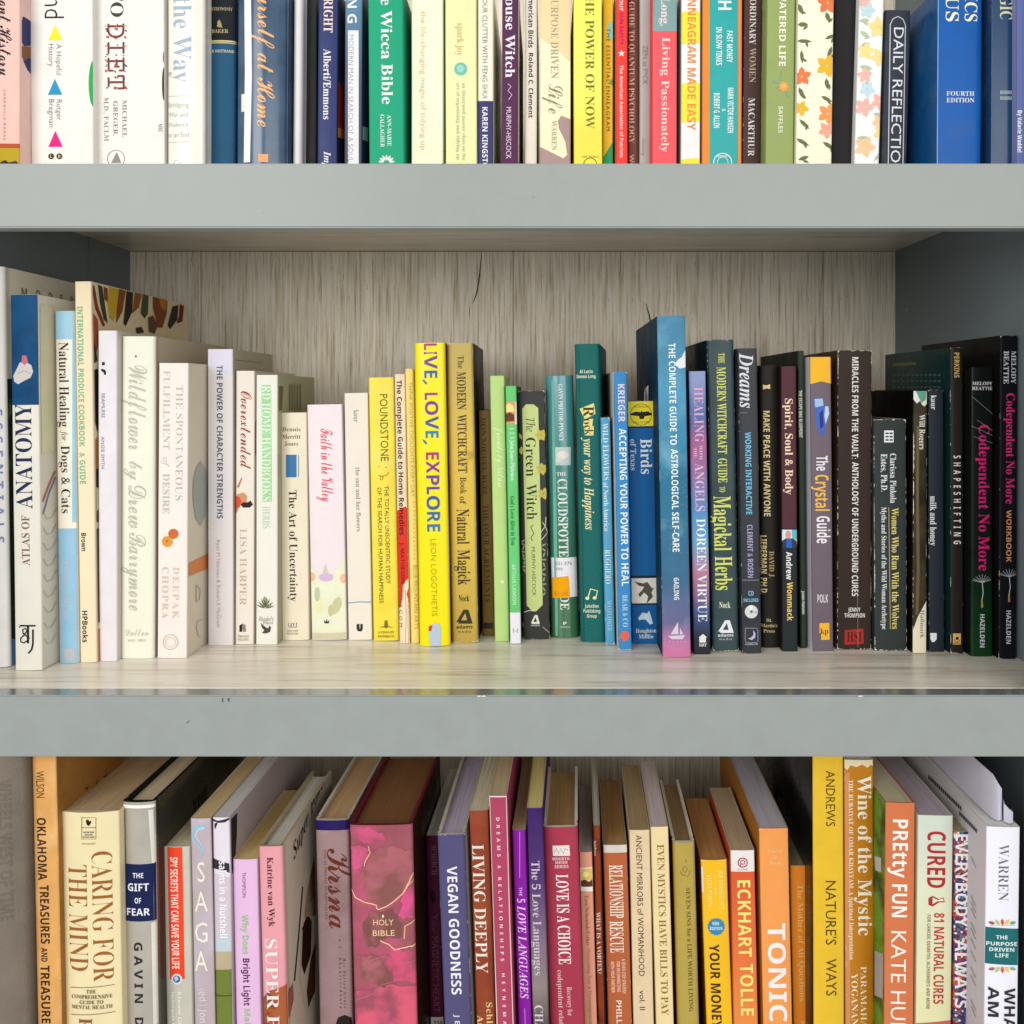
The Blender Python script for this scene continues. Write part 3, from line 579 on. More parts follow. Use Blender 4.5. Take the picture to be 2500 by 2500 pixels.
V('Natural Healing','r','2c2a2c',157,836,1042,23); V('for','i','2c2a2c',158,1052,1076,13); V('Dogs & Cats','r','2c2a2c',161,1088,1253,21); V('Diane Stein','r','b9b3c3',163,1370,1510,15); P('c3b7b3',[(157,1583),(182,1583),(184,1610),(159,1610)]); Ln('94bed8',[(160,1586),(182,1608)],2.5); Ln('94bed8',[(181,1586),(161,1608)],2.5)
book('tall cream book with green capitals and vegetables on its cover',2,(183,221,688,195,238,1618),'eadbbd',d=.19,Rt='dfceac',opt=dict(mot=.03))
V('INTERNATIONAL PRODUCE COOKBOOK','S','74b487',198,748,1090,14); V('& GUIDE','S','74b487',202,1105,1182,14); V('Brown','S','2a2622',205,1301,1345,12); V('HPBooks','S','2a2622',208,1491,1568,13)
vg=[('8e3b22',[(222,694),(230,698),(238,745),(256,795),(250,797),(232,755)]),('b35a3a',[(224,760),(238,780),(240,840),(232,870),(222,840)]),('3c4a35',[(238,694),(249,700),(262,790),(252,780),(243,740)]),('8a4a2c',[(252,700),(262,704),(262,738),(254,730)]),('c9a82f',[(266,700),(288,706),(284,760),(276,785),(266,775),(262,740)]),('8c5426',[(290,705),(306,710),(298,760),(282,790),(284,750)]),('2f2d26',[(308,710),(324,714),(322,760),(306,796),(300,790)]),('9a5a2c',[(328,714),(346,718),(338,750),(322,766)]),('4c5636',[(348,718),(362,722),(360,765),(352,778),(342,765)]),('8a4a24',[(372,724),(408,735),(406,765),(396,800),(384,800),(372,750)]),('b97d2c',[(385,726),(406,732),(402,760),(392,750)]),('2e2c22',[(420,748),(434,745),(432,780),(414,804),(408,795)]),('7c2c22',[(438,742),(448,748),(444,785),(430,790),(436,770)]),('413a30',[(330,800),(345,798),(350,812),(332,815)]),('6b4a3a',[(360,775),(372,770),(384,795),(376,815),(362,810)]),('2b3a24',[(222,800),(232,850),(236,880),(222,895)]),('23211b',[(222,905),(238,900),(242,1000),(238,1060),(226,1010)]),('b4702a',[(224,1090),(240,1060),(240,1140),(230,1150)]),('2a261c',[(226,1150),(244,1140),(244,1190),(228,1190)]),('d0cfae',[(226,1195),(244,1190),(244,1250),(232,1260)]),('6a3f22',[(229,1260),(244,1230),(244,1275),(234,1275)]),('24231c',[(228,1300),(246,1280),(246,1520),(238,1520),(236,1400)]),('d9713a',[(230,1545),(246,1530),(246,1620),(232,1620)])]
for c,p in vg: P(c,p,'R',name='vegetable_print')
book('slim white book with a small black mark and tiny grey capitals',2,(239,286,808,240,286,1614),'e2dde2',d=.20,Rt='d3ccc2',page='c9c2b4',bul=.0008)
P('2a2629',[(250,884),(257,884),(257,892),(250,892)]); P('2a2629',[(248,900),(256,902),(260,906),(260,915),(255,915),(254,909),(248,906)]); V('SEAMLESS','s','77757c',253,960,1020,8); V('ANGIE SMITH','s','77757c',252,1066,1144,8)
book('thick pale green hardback with grey brush script running down',2,(296,379,822,294,376,1608),'e6e6d6',d=.165,kind='hc',Rt='b9ac98',L='b0a69b',bul=.001,opt=dict(mot=.02,rough=.45))
Dk('55565a',333,870,2.5,n=8); V('Wildflower','B','bcb9a9',338,892,1098,46,name='title_lettering'); V('by','C','bcb9a9',333,1126,1172,32); V('Drew','B','bcb9a9',337,1185,1290,44,name='title_lettering'); V('Barrymore','B','bcb9a9',337,1300,1490,42,name='title_lettering'); H('Dutton','c','c2c0ae',335,1543,56,17); H('EST. 1852','m','a9a79b',335,1563,44,5)
book('thick pinkish white book with orange octagons low on its spine',2,(387,461,887,384,456,1607),'e9e1dc',d=.16,Rt='d9d0c0',opt=dict(mot=.02),wear=.25)
V('THE SPONTANEOUS','q','bdb3ad',438,941,1222,17); V('FULFILLMENT','q','bdb3ad',407,905,1098,16); V('of','i','bdb3ad',405,1116,1140,14); V('DESIRE','r','bdb3ad',406,1156,1255,16)
def octo(cx,cy,r,c,rot=10): P(c,[(cx+r*math.cos(R(rot+i*45)),cy+r*math.sin(R(rot+i*45))) for i in range(8)],name='octagon_print')
octo(424,1303,13,'c9693a'); octo(409,1322,14,'d99343'); Dk('b9722e',409,1321,3); V('DEEPAK','r','d2bda6',430,1384,1510,15); V('CHOPRA','r','cdbba8',404,1384,1510,15); Ring('bca98e',417,1567,18,1.6); Ring('bca98e',417,1567,12,1); 
P('aab0ac',[(470,1175),(478,1140),(490,1125),(502,1150),(506,1200),(500,1260),(488,1284),(476,1265),(470,1220)],'R',name='ellipse_print'); P('dc8a55',[(458,1376),(506,1352),(506,1388),(458,1408)],'R',name='strap_print'); Ln('a9a097',[(478,1428),(478,1470),(486,1462),(488,1440),(478,1428)],1.5,face='R'); Ln('a9a097',[(492,1512),(482,1515),(478,1530),(482,1552),(488,1554)],1.5,face='R')
book('white paperback with slate blue sans capitals, left of the red script title',2,(508,567,853,506,571,1576),'dfd9db',d=.11,Rt='aba48f',page='b9b09b',opt=dict(mot=.02))
P('d9d7e8',[(506,850),(570,850),(571,920),(540,908),(506,890)]); V('THE POWER OF CHARACTER STRENGTHS','S','5b5d74',537,892,1266,14,name='title_lettering'); V('Ryan M Niemiec & Robert E McGrath','s','a3a1a6',534,1318,1532,9); Ln('7d7562',[(574,879),(640,886)],1.4,face='R')
book('slim white paperback with a rusty red handwritten title',2,(577,621,906,573,620,1573),'e6ded4',d=.12,Rt='cfc6b4',opt=dict(mot=.02))
V('Overextended','C','a8402f',601,955,1145,26,name='title_lettering'); P('b32a22',[(622,1036),(627,1020),(627,1120),(622,1105)],'R')
P('b9815e',[(578,1190),(590,1165),(592,1168),(584,1190)]); P('d0523c',[(574,1212),(590,1208),(592,1225),(584,1240),(574,1240)],name='figure_print'); P('cf9468',[(576,1208),(596,1202),(604,1212),(602,1226),(592,1228),(586,1215)],name='figure_print'); P('35241f',[(588,1232),(594,1226),(606,1226),(612,1222),(618,1232),(610,1239),(594,1239)],name='figure_print'); P('c26a55',[(574,1240),(582,1240),(578,1252),(574,1254)])
V('LISA HARPER','q','c0a999',594,1291,1478,16); P('24211f',[(585,1527),(592,1522),(592,1542),(585,1542)]); P('8d8780',[(592,1522),(600,1525),(601,1542),(594,1542)]); H('THOMAS','r','98918a',594,1553,27,6); H('NELSON','r','98918a',594,1561,27,6)
book('white book whose green panel holds hollow white capitals',2,(626,677,916,624,678,1574),'e5e4db',d=.12,Rt='aaa88a',page='b5ad97',opt=dict(mot=.02))
P('a2d39f',[(639,940),(662,940),(664,1225),(641,1225)],name='green_panel'); V('RD HOME HANDBOOKS','r','dcebd4',651,942,1223,21,name='title_lettering'); V('HERBS','r','b4cfb0',650,1236,1290,17)
P('6d7340',[(681,943),(691,943),(688,1000),(681,1004)],'R'); multi('green_print',[[(x,938),(x+3,938),(x+3,1002),(x,1002)] for x in (705,711,717,724,731)],'77734f','R')
multi('herb_print',[leaf(648+12*math.cos(R(a)),1486+16*math.sin(R(a)),24,4,a) for a in (-160,-140,-115,-95,-80,-60,-35,-15)],'62694a'); multi('herb_print',[leaf(652,1466,18,6,70),leaf(645,1462,15,5,110),leaf(660,1478,14,5,40)],'8a9a6a')
H("Reader's",'i','8d8a86',650,1511,36,11); H('Digest','r','8d8a86',655,1520,24,6); P('544a46',[(637,1520),(648,1530),(655,1534),(659,1526),(662,1532),(660,1542),(650,1546),(640,1545),(646,1538),(640,1532)],name='winged_horse_emblem')
book('cream paperback with a small blue square and a black serif title',2,(684,747,1008,687,757,1563),'e7dec8',d=.12,page='a8966f',bul=.0012,opt=dict(mot=.03,grad=None))
for s,y,wd in (('Dennis',1048,45),('Merritt',1066,45),('Jones',1083,34)): H(s,'r','69614f',712,y,wd,10)
Q('3d78ad',699,1110,725,1165,name='blue_square'); Q('eeeae0',725.5,1112,728.5,1164); Q('3d78ad',729,1110,730.3,1164); V('The Art of Uncertainty','r','2e2a24',717,1196,1468,19,name='title_lettering'); Ln('6b675c',[(706,1520),(706,1530),(725,1530),(725,1519)],1.8); H('JT','r','6b675c',715,1524,12,7); H('TARCHER','s','8f897a',715,1539,28,4.5); H('PENGUIN','s','8f897a',715,1546,28,4.5)
book('lilac pink book whose foot is printed pale green like a garden',2,(749,835,988,761,847,1563),'e8dce2',d=.12,bul=.0012,opt=dict(mot=.02),wear=.3)
P('e4e7cf',[(750,1330),(762,1385),(782,1405),(812,1405),(832,1380),(848,1330),(850,1600),(750,1600)],name='garden_print',var=('d9e2c4',18,.5,.6)); V('Faith in the Valley','B','d94a52',800,1046,1224,30,name='title_lettering'); Dk('d3b6d8',797,1409,18,10); Dk('e6b9a0',762,1408,8,11); Dk('e6b9a0',840,1412,10,12); P('c6cfb0',[(789,1398),(795,1375),(802,1398)]); Dk('e9e4b4',779,1475,8,22); Dk('b9c6a4',775,1450,7,18); Dk('c6c79c',822,1478,11,22,rot=20); Dk('c9c196',808,1490,6,14)
P('3c4038',[(792,1512),(796,1517),(798,1510),(801,1517),(805,1512),(804,1521),(793,1521)],name='crown_emblem'); band('ccc8aa',1533,1549); band('dfeae2',1551,1565)
book('cream white paperback with a thin blue line near the foot',2,(840,898,960,850,909,1563),'e6dfd3',d=.12,opt=dict(mot=.02))
V('kaur','r','928e86',870,1001,1031,12); V('the sun and her flowers','r','8d8a82',875,1141,1297,11); Ln('8fb0c2',[(850,1472),(880,1469),(909,1470)],3); P('34343a',[(871,1523),(878,1523),(878,1534),(880,1534),(880,1523),(886,1523),(886,1535),(883,1541),(875,1541),(871,1536)],name='publisher_emblem')
book('wide lemon paperback with wobbly hand drawn capitals',2,(899,962,922,912,974,1565),'ecd94c',d=.12,rim='efe3c0',opt=dict(mot=.06,var=('efe07a',25,.5,.75)),wear=.3)
V('POUNDSTONE','s','5e5a24',938,962,1126,19,name='title_lettering'); Dk('6b6526',926,1139,1.5,n=6); Dk('6b6526',943,1141,1.5,n=6); Ln('6b6526',[(924,1160),(932,1163),(944,1160),(950,1153)],1.6); Ln('6b6526',[(930,1162),(928,1172),(934,1171),(936,1163)],1.5)
V('THE TOTALLY UNSCIENTIFIC STUDY','s','4f4a1e',946,1186,1425,10); V('OF THE SEARCH FOR HUMAN HAPPINESS','s','4f4a1e',929,1190,1472,10); P('7d7430',[(925,1532),(938,1528),(940,1514),(946,1514),(948,1528),(963,1532),(948,1531),(943,1534),(938,1531)],name='bird_emblem'); H('A PENGUIN','s','6b6426',943,1543,38,6); H('PAPERBACK','s','6b6426',943,1553,40,6)
book('torn cream and red paperback with cracked spine and bold black title',2,(963,988,914,975,1001,1571),'ecd6ba',d=.12,wear=1.2,rim='efe2cc',opt=dict(mot=.1,bump=.6))
P('d9382a',[(966,1250),(971,1246),(990,1236),(999,1248),(1001,1480),(992,1478),(985,1470),(974,1486),(968,1470)],name='red_print')
P('ecdcc4',[(984,1430),(992,1416),(1001,1412),(1001,1422),(993,1450),(1000,1480),(1002,1575),(985,1575),(978,1484),(983,1460)],name='torn_paper'); V('The Complete Guide to Home Remedies','S','241d1c',978,928,1306,12); V('J. MATHESON','S','7a1c18',983,1324,1424,9); V('ACOM','s','6a3a30',979,1474,1530,8); Ln('b98d6c',[(990,1440),(992,1500),(990,1568)],1.4); Ln('c79c76',[(997,1460),(996,1520),(998,1568)],1.2)
book('narrow pale yellow booklet with a row of tiny dots',2,(989,1009,901,1003,1024,1570),'efd57c',d=.11,opt=dict(mot=.03))
V('THINK POSITIVE THOUGHTS EVERY DAY','t','a8934a',1005,933,1213,9); multi('dots',[[(1011+x,1226+i*10.6+y) for x,y in ((-1.3,-1.3),(1.3,-1.3),(1.3,1.3),(-1.3,1.3))] for i in range(14)],'c08a3a'); V('BLUE MOUNTAIN ARTS','t','a8934a',1015,1380,1535,9)
book('vivid yellow hardback with purple, magenta and blue capitals',2,(1010,1087,838,1024,1100,1577),'f4df12',d=.155,kind='hc',bul=.002,Rt='7a1c1c',opt=dict(mot=.015,rough=.3))
for s,c,x,a,b_ in (('L','b02873',1051,839,855),('I','8b2f92',1051,859,865),('V','6b3f9c',1052,868,901),('E','2b62a8',1052,905,923),('L','a02a80',1053,959,976),('O','7c3a98',1054,979,1013),('V','3f55a8',1055,1016,1048),('E','2a78b0',1055,1052,1069),('E','b02873',1056,1104,1122),('X','8a2e94',1057,1125,1155),('P','6f45a0',1057,1160,1184),('L','5a4aa4',1058,1188,1206),('O','3a5aa8',1058,1210,1244),('R','2f68b0',1059,1249,1274),('E','2a74b4',1059,1279,1297)): V(s,'S',c,x,a,b_,31,name='title_lettering')
for y in (927,1073): P('49708f',[(1031,y),(1036,y),(1044,y+8),(1042,y+12),(1038,y+10)],name='title_lettering')
V('LEON LOGOTHETIS','t','a99a1a',1060,1315,1503,13); P('b4c4d8',[(1050,1525),(1062,1520),(1074,1520),(1077,1540),(1076,1580),(1052,1580),(1047,1545)],name='figure_print'); P('c23a35',[(1047,1528),(1057,1524),(1054,1538),(1048,1540)],name='figure_print')
book('thick rubbed gold hardback with frayed corners beside the vivid yellow one',2,(1089,1155,838,1103,1168,1570),'bda450',d=.125,kind='hc',bul=.0006,Rt='23221f',L='6a1f1c',wear=1.2,rim='d9cfae',opt=dict(rough=.45,metal=.15,grad=[(1570,'b49a48'),(1300,'d0b34c'),(1100,'d0b24a'),(838,'b3a05a')],var=('9a823a',60,.6,.78)))
for s,st,x,a,b_,z in (('The','r',1125,868,900,15),('MODERN','R',1127,908,1000,22),('WITCHCRAFT','R',1129,1012,1154,22),('Book','r',1131,1165,1206,15),('of','r',1130,1212,1231,15),('Natural','R',1131,1243,1328,30),('Magick','R',1133,1342,1428,30)): V(s,st,'3c3118',x,a,b_,z,name='title_lettering')
H('Nock','R','3c3118',1133,1460,26,15); logoA(1134,1505,40,34,'32301c'); H('adams','S','32301c',1134,1530,40,8); H('media','s','5c5326',1134,1541,33,7)
book('short brownish gold paperback, lowest of the middle shelf books',2,(1169,1198,1003,1178,1209,1553),'7d6028',d=.10,opt=dict(mot=.08,rough=.3))
V('DON MIGUEL RUIZ','r','362a16',1182,1020,1207,11); V('THE FOUR AGREEMENTS','r','362a16',1188,1232,1470,13); Q('241a16',1181,1520,1203,1534)
book('plain light green book with faint white script',2,(1195,1232,918,1209,1243,1566),'b3d283',d=.10,opt=dict(mot=.03))
V('friends by Nature','c','dcebc4',1222,1043,1190,17); Dk('dcebc4',1226,1420,5,4,n=7)
book('slim bright green booklet with a tiny sunset picture near the top',2,(1232,1262,943,1247,1271,1572),'66c474',d=.14,Rt='2f7a3c')
Q('caa06c',1232,980,1264,1036,name='picture'); P('f4d98c',[(1233,990),(1243,984),(1253,990),(1256,1005),(1234,1006)]); P('6b3a28',[(1233,1012),(1244,1006),(1255,1012),(1256,1028),(1234,1030)]); Q('e6e0e6',1258,980,1263,1036)
V('1, 2, 3 John/James/Philemon','R','ddf0dc',1251,1044,1173,10); V("God's Love Alive in You",'R','2c6a3a',1252,1211,1331,10); V('ARTHUR/LAWSON','S','b6e6b8',1255,1377,1476,9); Q('e4e1ec',1244,1495,1275,1575,name='label_sticker'); Ln('77747c',[(1253,1533),(1253,1545)],1.5); Ln('77747c',[(1264,1533),(1264,1545)],1.5); Ln('77747c',[(1253,1538),(1258,1541),(1264,1538)],1)
book('black floral book with a pale green arrow ended title panel',2,(1265,1328,954,1275,1345,1562),'2e302e',d=.12,Rt='222622',wear=.6,opt=dict(mot=.1))
P('bfcd85',[(1275,998),(1284,987),(1302,987),(1314,996),(1325,1476),(1309,1492),(1300,1492),(1286,1478)],name='title_panel'); V('The','i','2c3018',1294,1020,1054,19); V('Green','r','2c3018',1296,1068,1163,25,name='title_lettering'); V('Witch','r','2c3018',1298,1182,1268,25,name='title_lettering'); Ln('3a4020',[(1303,1281),(1296,1286),(1300,1296),(1304,1302),(1296,1312),(1300,1320)],2); V('MURPHY-HISCOCK','s','444a2a',1303,1335,1455,9)
multi('yellow_flower_print',flower(1321,1062,15,6)+flower(1324,1145,15,6,20)+flower(1327,1205,15,5)+flower(1271,1100,10,5)+[leaf(1270,1065,18,8,60)],'b9ad4e'); multi('leaf_print',[leaf(1278,1320+i*9,14,5,-30+i*70) for i in range(5)]+[leaf(1328,1330+i*12,14,5,-30+i*70) for i in range(11)]+[leaf(1280,1365+i*9,14,5,30+i*70) for i in range(4)],'8b9470')
Ln('cfcdb4',[(1320,1300),(1331,1285),(1333,1262)],1.6); Ln('cfcdb4',[(1325,1275),(1331,1285),(1337,1300),(1322,1318)],1.6); Ln('cfcdb4',[(1280,1494),(1292,1490),(1306,1490)],2); Ln('a9a690',[(1325,1530),(1342,1545)],1.6); logoA(1307,1512,22,22,'d9d9cc'); Q('9b9b8f',1296,1525,1318,1528)
book('teal to green hardback in glossy film with a library label',2,(1331,1401,918,1346,1413,1556),'40868a',d=.12,kind='hc',bul=.004,L='c9c4ae',opt=dict(rough=.16,coat=.8,grad=[(1556,'3f7350'),(1400,'3d7556'),(1250,'3c7d70'),(918,'4a8f98')]))
V('GAVIN PRETOR-PINNEY','R','d9e9e8',1369,938,1077,11); Q('b7c9c6',1351,1091,1393,1135,name='cloud_picture'); Dk('dfd9d0',1374,1110,14,10); Dk('d2ccc8',1362,1122,10,6); H('THE','R','dfe9e6',1371,1156,24,9); V("CLOUDSPOTTER'S",'R','dfe6e0',1375,1168,1395,23,name='title_lettering'); V('GUIDE','R','dfe6e0',1378,1400,1486,22,name='title_lettering')
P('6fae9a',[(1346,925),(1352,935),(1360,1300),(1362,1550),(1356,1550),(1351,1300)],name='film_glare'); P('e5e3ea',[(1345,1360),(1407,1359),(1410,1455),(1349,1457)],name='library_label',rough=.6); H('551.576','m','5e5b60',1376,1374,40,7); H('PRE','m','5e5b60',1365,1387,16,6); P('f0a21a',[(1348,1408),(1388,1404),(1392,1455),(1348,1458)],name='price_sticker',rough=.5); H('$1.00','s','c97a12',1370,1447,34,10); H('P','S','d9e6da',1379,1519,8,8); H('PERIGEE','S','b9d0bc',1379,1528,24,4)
book('dark teal cloth hardback with cut out yellow word near the middle',2,(1402,1463,840,1416,1478,1568),'1c6a68',d=.12,kind='hc',yaw=-6,bul=.0008,opt=dict(cloth=True,rough=.45,bump=.35,mot=.03))
Ln('155452',[(1413,845),(1426,1565)],2.5,name='groove_shade_line'); H('Al Lucia','S','dfe3cf',1431,907,32,8); H('Donna Long','S','dfe3cf',1431,919,46,8)  # shade of the hinge groove, painted as a flat darker line
for p in ([(1415,998),(1450,984),(1454,1010),(1428,1024)],[(1425,1025),(1448,1022),(1446,1042),(1424,1040)],[(1426,1043),(1450,1040),(1449,1063),(1428,1063)]): P('e3d489',p,name='cut_paper_print')
V('R','r','3b3a22',1437,992,1018,26); V('o','r','3b3a22',1435,1022,1036,20); V('c','r','3b3a22',1437,1038,1048,20); V('k','r','3b3a22',1438,1048,1062,20); V('your way to Happiness','I','e3dca6',1438,1068,1293,22,name='title_lettering')
Ln('e3dca6',[(1436,1458),(1442,1437),(1459,1442),(1455,1458)],3); Dk('e3dca6',1434,1460,5,4); Dk('e3dca6',1452,1459,5,4)
for s,y,wd in (('JukeBox',1479,34),('Publishing',1491,41),('Group',1503,24)): H(s,'S','dbe0c4',1445,y,wd,8)
book('narrow sky blue booklet with white capitals, shorter than its neighbours',2,(1466,1490,1020,1479,1501,1575),'5ba4cd',d=.11,wear=.9,opt=dict(mot=.1))
V('WILD FLOWERS','r','ddeaf0',1479,1033,1172,13); V('of North America','r','ddeaf0',1480,1178,1296,12); V('RUGGIERO','r','d2e4ee',1484,1342,1425,14); V('MAYFLOWER','r','a9cfe2',1488,1465,1540,11)
book('mid blue paperback with an orange blot low on its spine',2,(1497,1531,908,1510,1542,1588),'3f86c2',d=.14,L='ddd8cd',wear=.6)
Q('dfdad0',1484,900,1499,1100); V('KRIEGER','S','e0cfd6',1517,938,1030,16,name='title_lettering'); V('ACCEPTING YOUR POWER TO HEAL','S','dfeaf0',1523,1046,1430,17,name='title_lettering'); V('BEAR & CO','r','bcd6ea',1526,1452,1530,12); Dk('e2624a',1525,1552,11,13,n=9,name='orange_print')
book('deep blue field guide with a yellow square and black bird emblem',2,(1532,1601,980,1543,1614,1573),'1d64a4',d=.115,wear=.2,opt=dict(mot=.03))
band('eddc45',960,1045,name='yellow_square'); band('1c2430',1046,1049); Ring('4a4822',1565,1012,26,1.2)
P('26261c',[(1538,1010),(1552,1005),(1564,1006),(1566,1002),(1569,1006),(1580,1004),(1592,1009),(1590,1014),(1574,1016),(1571,1023),(1561,1023),(1560,1016),(1541,1014)],name='bird_emblem'); H('PETERSON','s','6a6526',1565,993,34,5); H('FIELD GUIDES','s','6a6526',1565,1031,40,5)
V('Birds','R','dde8f0',1578,1071,1157,28,name='title_lettering'); V('of Texas','R','d4e2ee',1546,1072,1148,14)
band('1b2a3c',1410,1415); band('e5e2da',1416,1477,name='bird_picture'); band('1b2a3c',1478,1481)
P('5e5a4a',[(1548,1419),(1570,1424),(1580,1420),(1592,1436),(1597,1434),(1590,1446),(1594,1456),(1578,1474),(1582,1455),(1572,1446),(1562,1458),(1558,1450),(1568,1440),(1572,1432),(1560,1430)],name='bird_print')
P('c9dcec',[(1558,1508),(1568,1495),(1580,1497),(1584,1490),(1588,1500),(1594,1522),(1586,1524),(1576,1512),(1566,1512),(1560,1514)],name='dolphin_emblem'); H('Houghton','R','d8e6f0',1577,1539,50,10); H('Mifflin','R','d8e6f0',1577,1553,36,10)
book('tallest middle shelf book, watercolour blue fading to pink at the foot',2,(1602,1674,772,1619,1686,1605),'3f7d9e',d=.17,L='1d3d54',wear=.35,opt=dict(mot=.1,grad=[(1605,'d673a2'),(1560,'c07aa8'),(1500,'6d6c96'),(1400,'3f6d90'),(1150,'2f7698'),(950,'4f93b8'),(772,'4d88a8')],var=('79adc6',24,.52,.72),varL=('16405c',12,.4,.6)))
V('THE COMPLETE GUIDE TO','S','e1ebee',1642,838,1086,16,name='title_lettering'); V('ASTROLOGICAL SELF-CARE','S','e1ebee',1648,1096,1347,16,name='title_lettering'); V('GAILING','S','dfe3ec',1651,1410,1464,12); P('cfc6dc',[(1637,1548),(1655,1518),(1656,1548)],name='ship_emblem'); P('cfc6dc',[(1659,1548),(1660,1532),(1668,1548)],name='ship_emblem'); P('cfc6dc',[(1630,1552),(1672,1550),(1666,1560),(1640,1560)],name='ship_emblem'); H('PRESS','s','dcb4cc',1653,1566,38,4)
P('dfe2ea',[(1646,890),(1655,878),(1664,872),(1674,852),(1677,896),(1660,900)],name='cloud_print')
rg=random.Random(2); multi('star_specks',[[(x,y),(x+1.6,y+.4),(x+1,y+1.8)] for x,y in [(rg.uniform(1606,1684),rg.uniform(785,1350)) for _ in range(90)]],'a9cfe0')
book('violet blue sky paperback with pink and white serif capitals',2,(1681,1723,907,1694,1735,1598),'5d6ba8',d=.13,L='3a1d3a',opt=dict(mot=.08,grad=[(1598,'24262c'),(1540,'2a2f3c'),(1480,'44588c'),(1380,'b07a94'),(1300,'5fa3cc'),(1220,'5a88bc'),(1080,'a9608c'),(1000,'5470a4'),(907,'8d9ac4')],var=('8a9fce',40,.55,.8)))
V('HEALING','r','dba6c6',1706,945,1079,22,name='title_lettering'); V('WITH','r','c6c6e4',1711,1087,1122,7); V('THE','r','c6c6e4',1697,1093,1117,7); V('ANGELS','r','e0b6cf',1708,1131,1248,22,name='title_lettering'); V('DOREEN VIRTUE','r','e4eaf2',1713,1266,1517,22,name='title_lettering'); P('dfe0e2',[(1705,1556),(1716,1547),(1726,1556),(1723,1556),(1723,1568),(1707,1568),(1707,1556)],name='house_emblem'); H('HAY','S','dfe0e2',1716,1574,18,8)
book('thick dark slate hardback with lime green capitals and white corner scuffs',2,(1726,1792,830,1739,1806,1591),'3a4f54',d=.15,kind='hc',bul=.0008,L='141d24',wear=.9,opt=dict(mot=.07,rough=.35,var=('2f3c40',30,.5,.7)))
for s,st,x,a,b_,z in (('THE','R',1761,862,887,15),('MODERN WITCHCRAFT','R',1762,896,1108,22),('GUIDE','R',1764,1119,1178,22),('TO','R',1763,1188,1201,14),('Magickal','R',1764,1211,1344,42),('Herbs','R',1767,1358,1440,42)): V(s,st,'cdd569',x,a,b_,z,name='title_lettering')
H('Nock','R','d9dfc8',1769,1476,27,15); logoA(1772,1529,38,31,'dfe4e8'); H('adams','S','d9dfe2',1771,1550,38,7); H('media','s','c3cacd',1771,1559,31,6)
book('charcoal paperback with a large white italic title and a disc picture',2,(1801,1848,851,1812,1860,1596),'3a3d44',d=.11,rim='d9d5cb',opt=dict(rough=.28,mot=.05),wear=.25)
V('Dreams','I','d6d8e0',1822,862,996,33,name='title_lettering'); V('WORKING INTERACTIVE','S','6cb7dc',1827,1055,1256,14); V('CLEMENT & ROSEN','S','a39fc4',1831,1281,1410,13); Ln('8c8f98',[(1806,1008),(1824,1008)],1); Ln('8c8f98',[(1812,1416),(1852,1416)],1.5); H('CD','S','7cc4dc',1833,1448,13,11); H('INCLUDED','S','7cc4dc',1833,1465,36,8)
Dk('cfd6d8',1834,1493,16,n=28,name='disc_picture'); P('eef0f2',[(1834,1493),(1828,1478),(1838,1477)]); P('b9b4c6',[(1834,1493),(1850,1490),(1849,1499)]); Dk('8d9094',1834,1493,4); Dk('2c3036',1834,1493,1.6); Ln('8d90a6',[(1819,1533),(1847,1533),(1850,1537),(1850,1564),(1847,1568),(1822,1568),(1819,1564),(1819,1533)],1.5)
P('b9b6e2',[(1838,1538),(1844,1546),(1843,1556),(1835,1562),(1825,1558),(1833,1556),(1839,1549)],name='moon_emblem'); H('LLEWELLYN','S','b9bcc4',1834,1572,30,4)
book('almost black brown hardback with cream capitals reading down',2,(1850,1905,893,1860,1906,1581),'1f1a17',d=.12,kind='hc',bul=.0015,opt=dict(rough=.5))
P('e3c98c',[(1862,939),(1870,941),(1879,938),(1879,950),(1871,948),(1862,951)],name='publisher_emblem'); V('MAKE PEACE WITH ANYONE','S','dccb96',1871,1003,1260,15,name='title_lettering'); V('DAVID J.','R','b59f6a',1883,1345,1410,12); V('LIEBERMAN, PH.D.','S','dccb96',1864,1307,1450,14)
for s,y,wd in (('St.',1513,13),("Martin's",1526,39),('Press',1539,27)): H(s,'R','cfc08c',1877,y,wd,8)
book('plum and black paperback with a tiny portrait photo on the spine',2,(1907,1944,895,1910,1948,1591),'56303b',d=.12,L='25201f')
band('272f33',1293,1600); Q('cfdde4',1906,1293,1947,1337,name='portrait_photo'); P('5bb4c4',[(1932,1293),(1947,1293),(1947,1316),(1934,1318)]); P('3a3c46',[(1907,1337),(1910,1320),(1918,1314),(1934,1314),(1944,1320),(1947,1337)]); P('2b62c4',[(1919,1337),(1920,1315),(1932,1315),(1933,1337)]); Dk('cf938a',1924,1305,7,10)
V('Spirit, Soul & Body','R','ecd3b4',1926,973,1207,19,name='title_lettering'); V('Andrew','S','e6e6e8',1926,1347,1415,14); V('Wommack','S','e6c66a',1928,1421,1515,14)
book('very thin dark green booklet with tiny white capitals',2,(1947,1963,857,1955,1970,1583),'303c2e',d=.13,L='232c22',opt=dict(mot=.1))
V('THE ESCAPE BAG BLUEPRINT','S','d6dcd0',1954,953,1068,8); V('Jason Hanson','S','d6dcd0',1961,1442,1499,7)
book('mauve grey book with a bright yellow top and a blue crystal photo',2,(1977,2029,872,1983,2035,1590),'6e616c',d=.12,L='d3d8e2',opt=dict(mot=.04))
Ln('e4e6ee',[(1970,872),(1980,1590)],8,name='white_edge'); P('f0b32c',[(1974,860),(2032,860),(2030,937),(2005,931),(1977,938)],name='yellow_top')
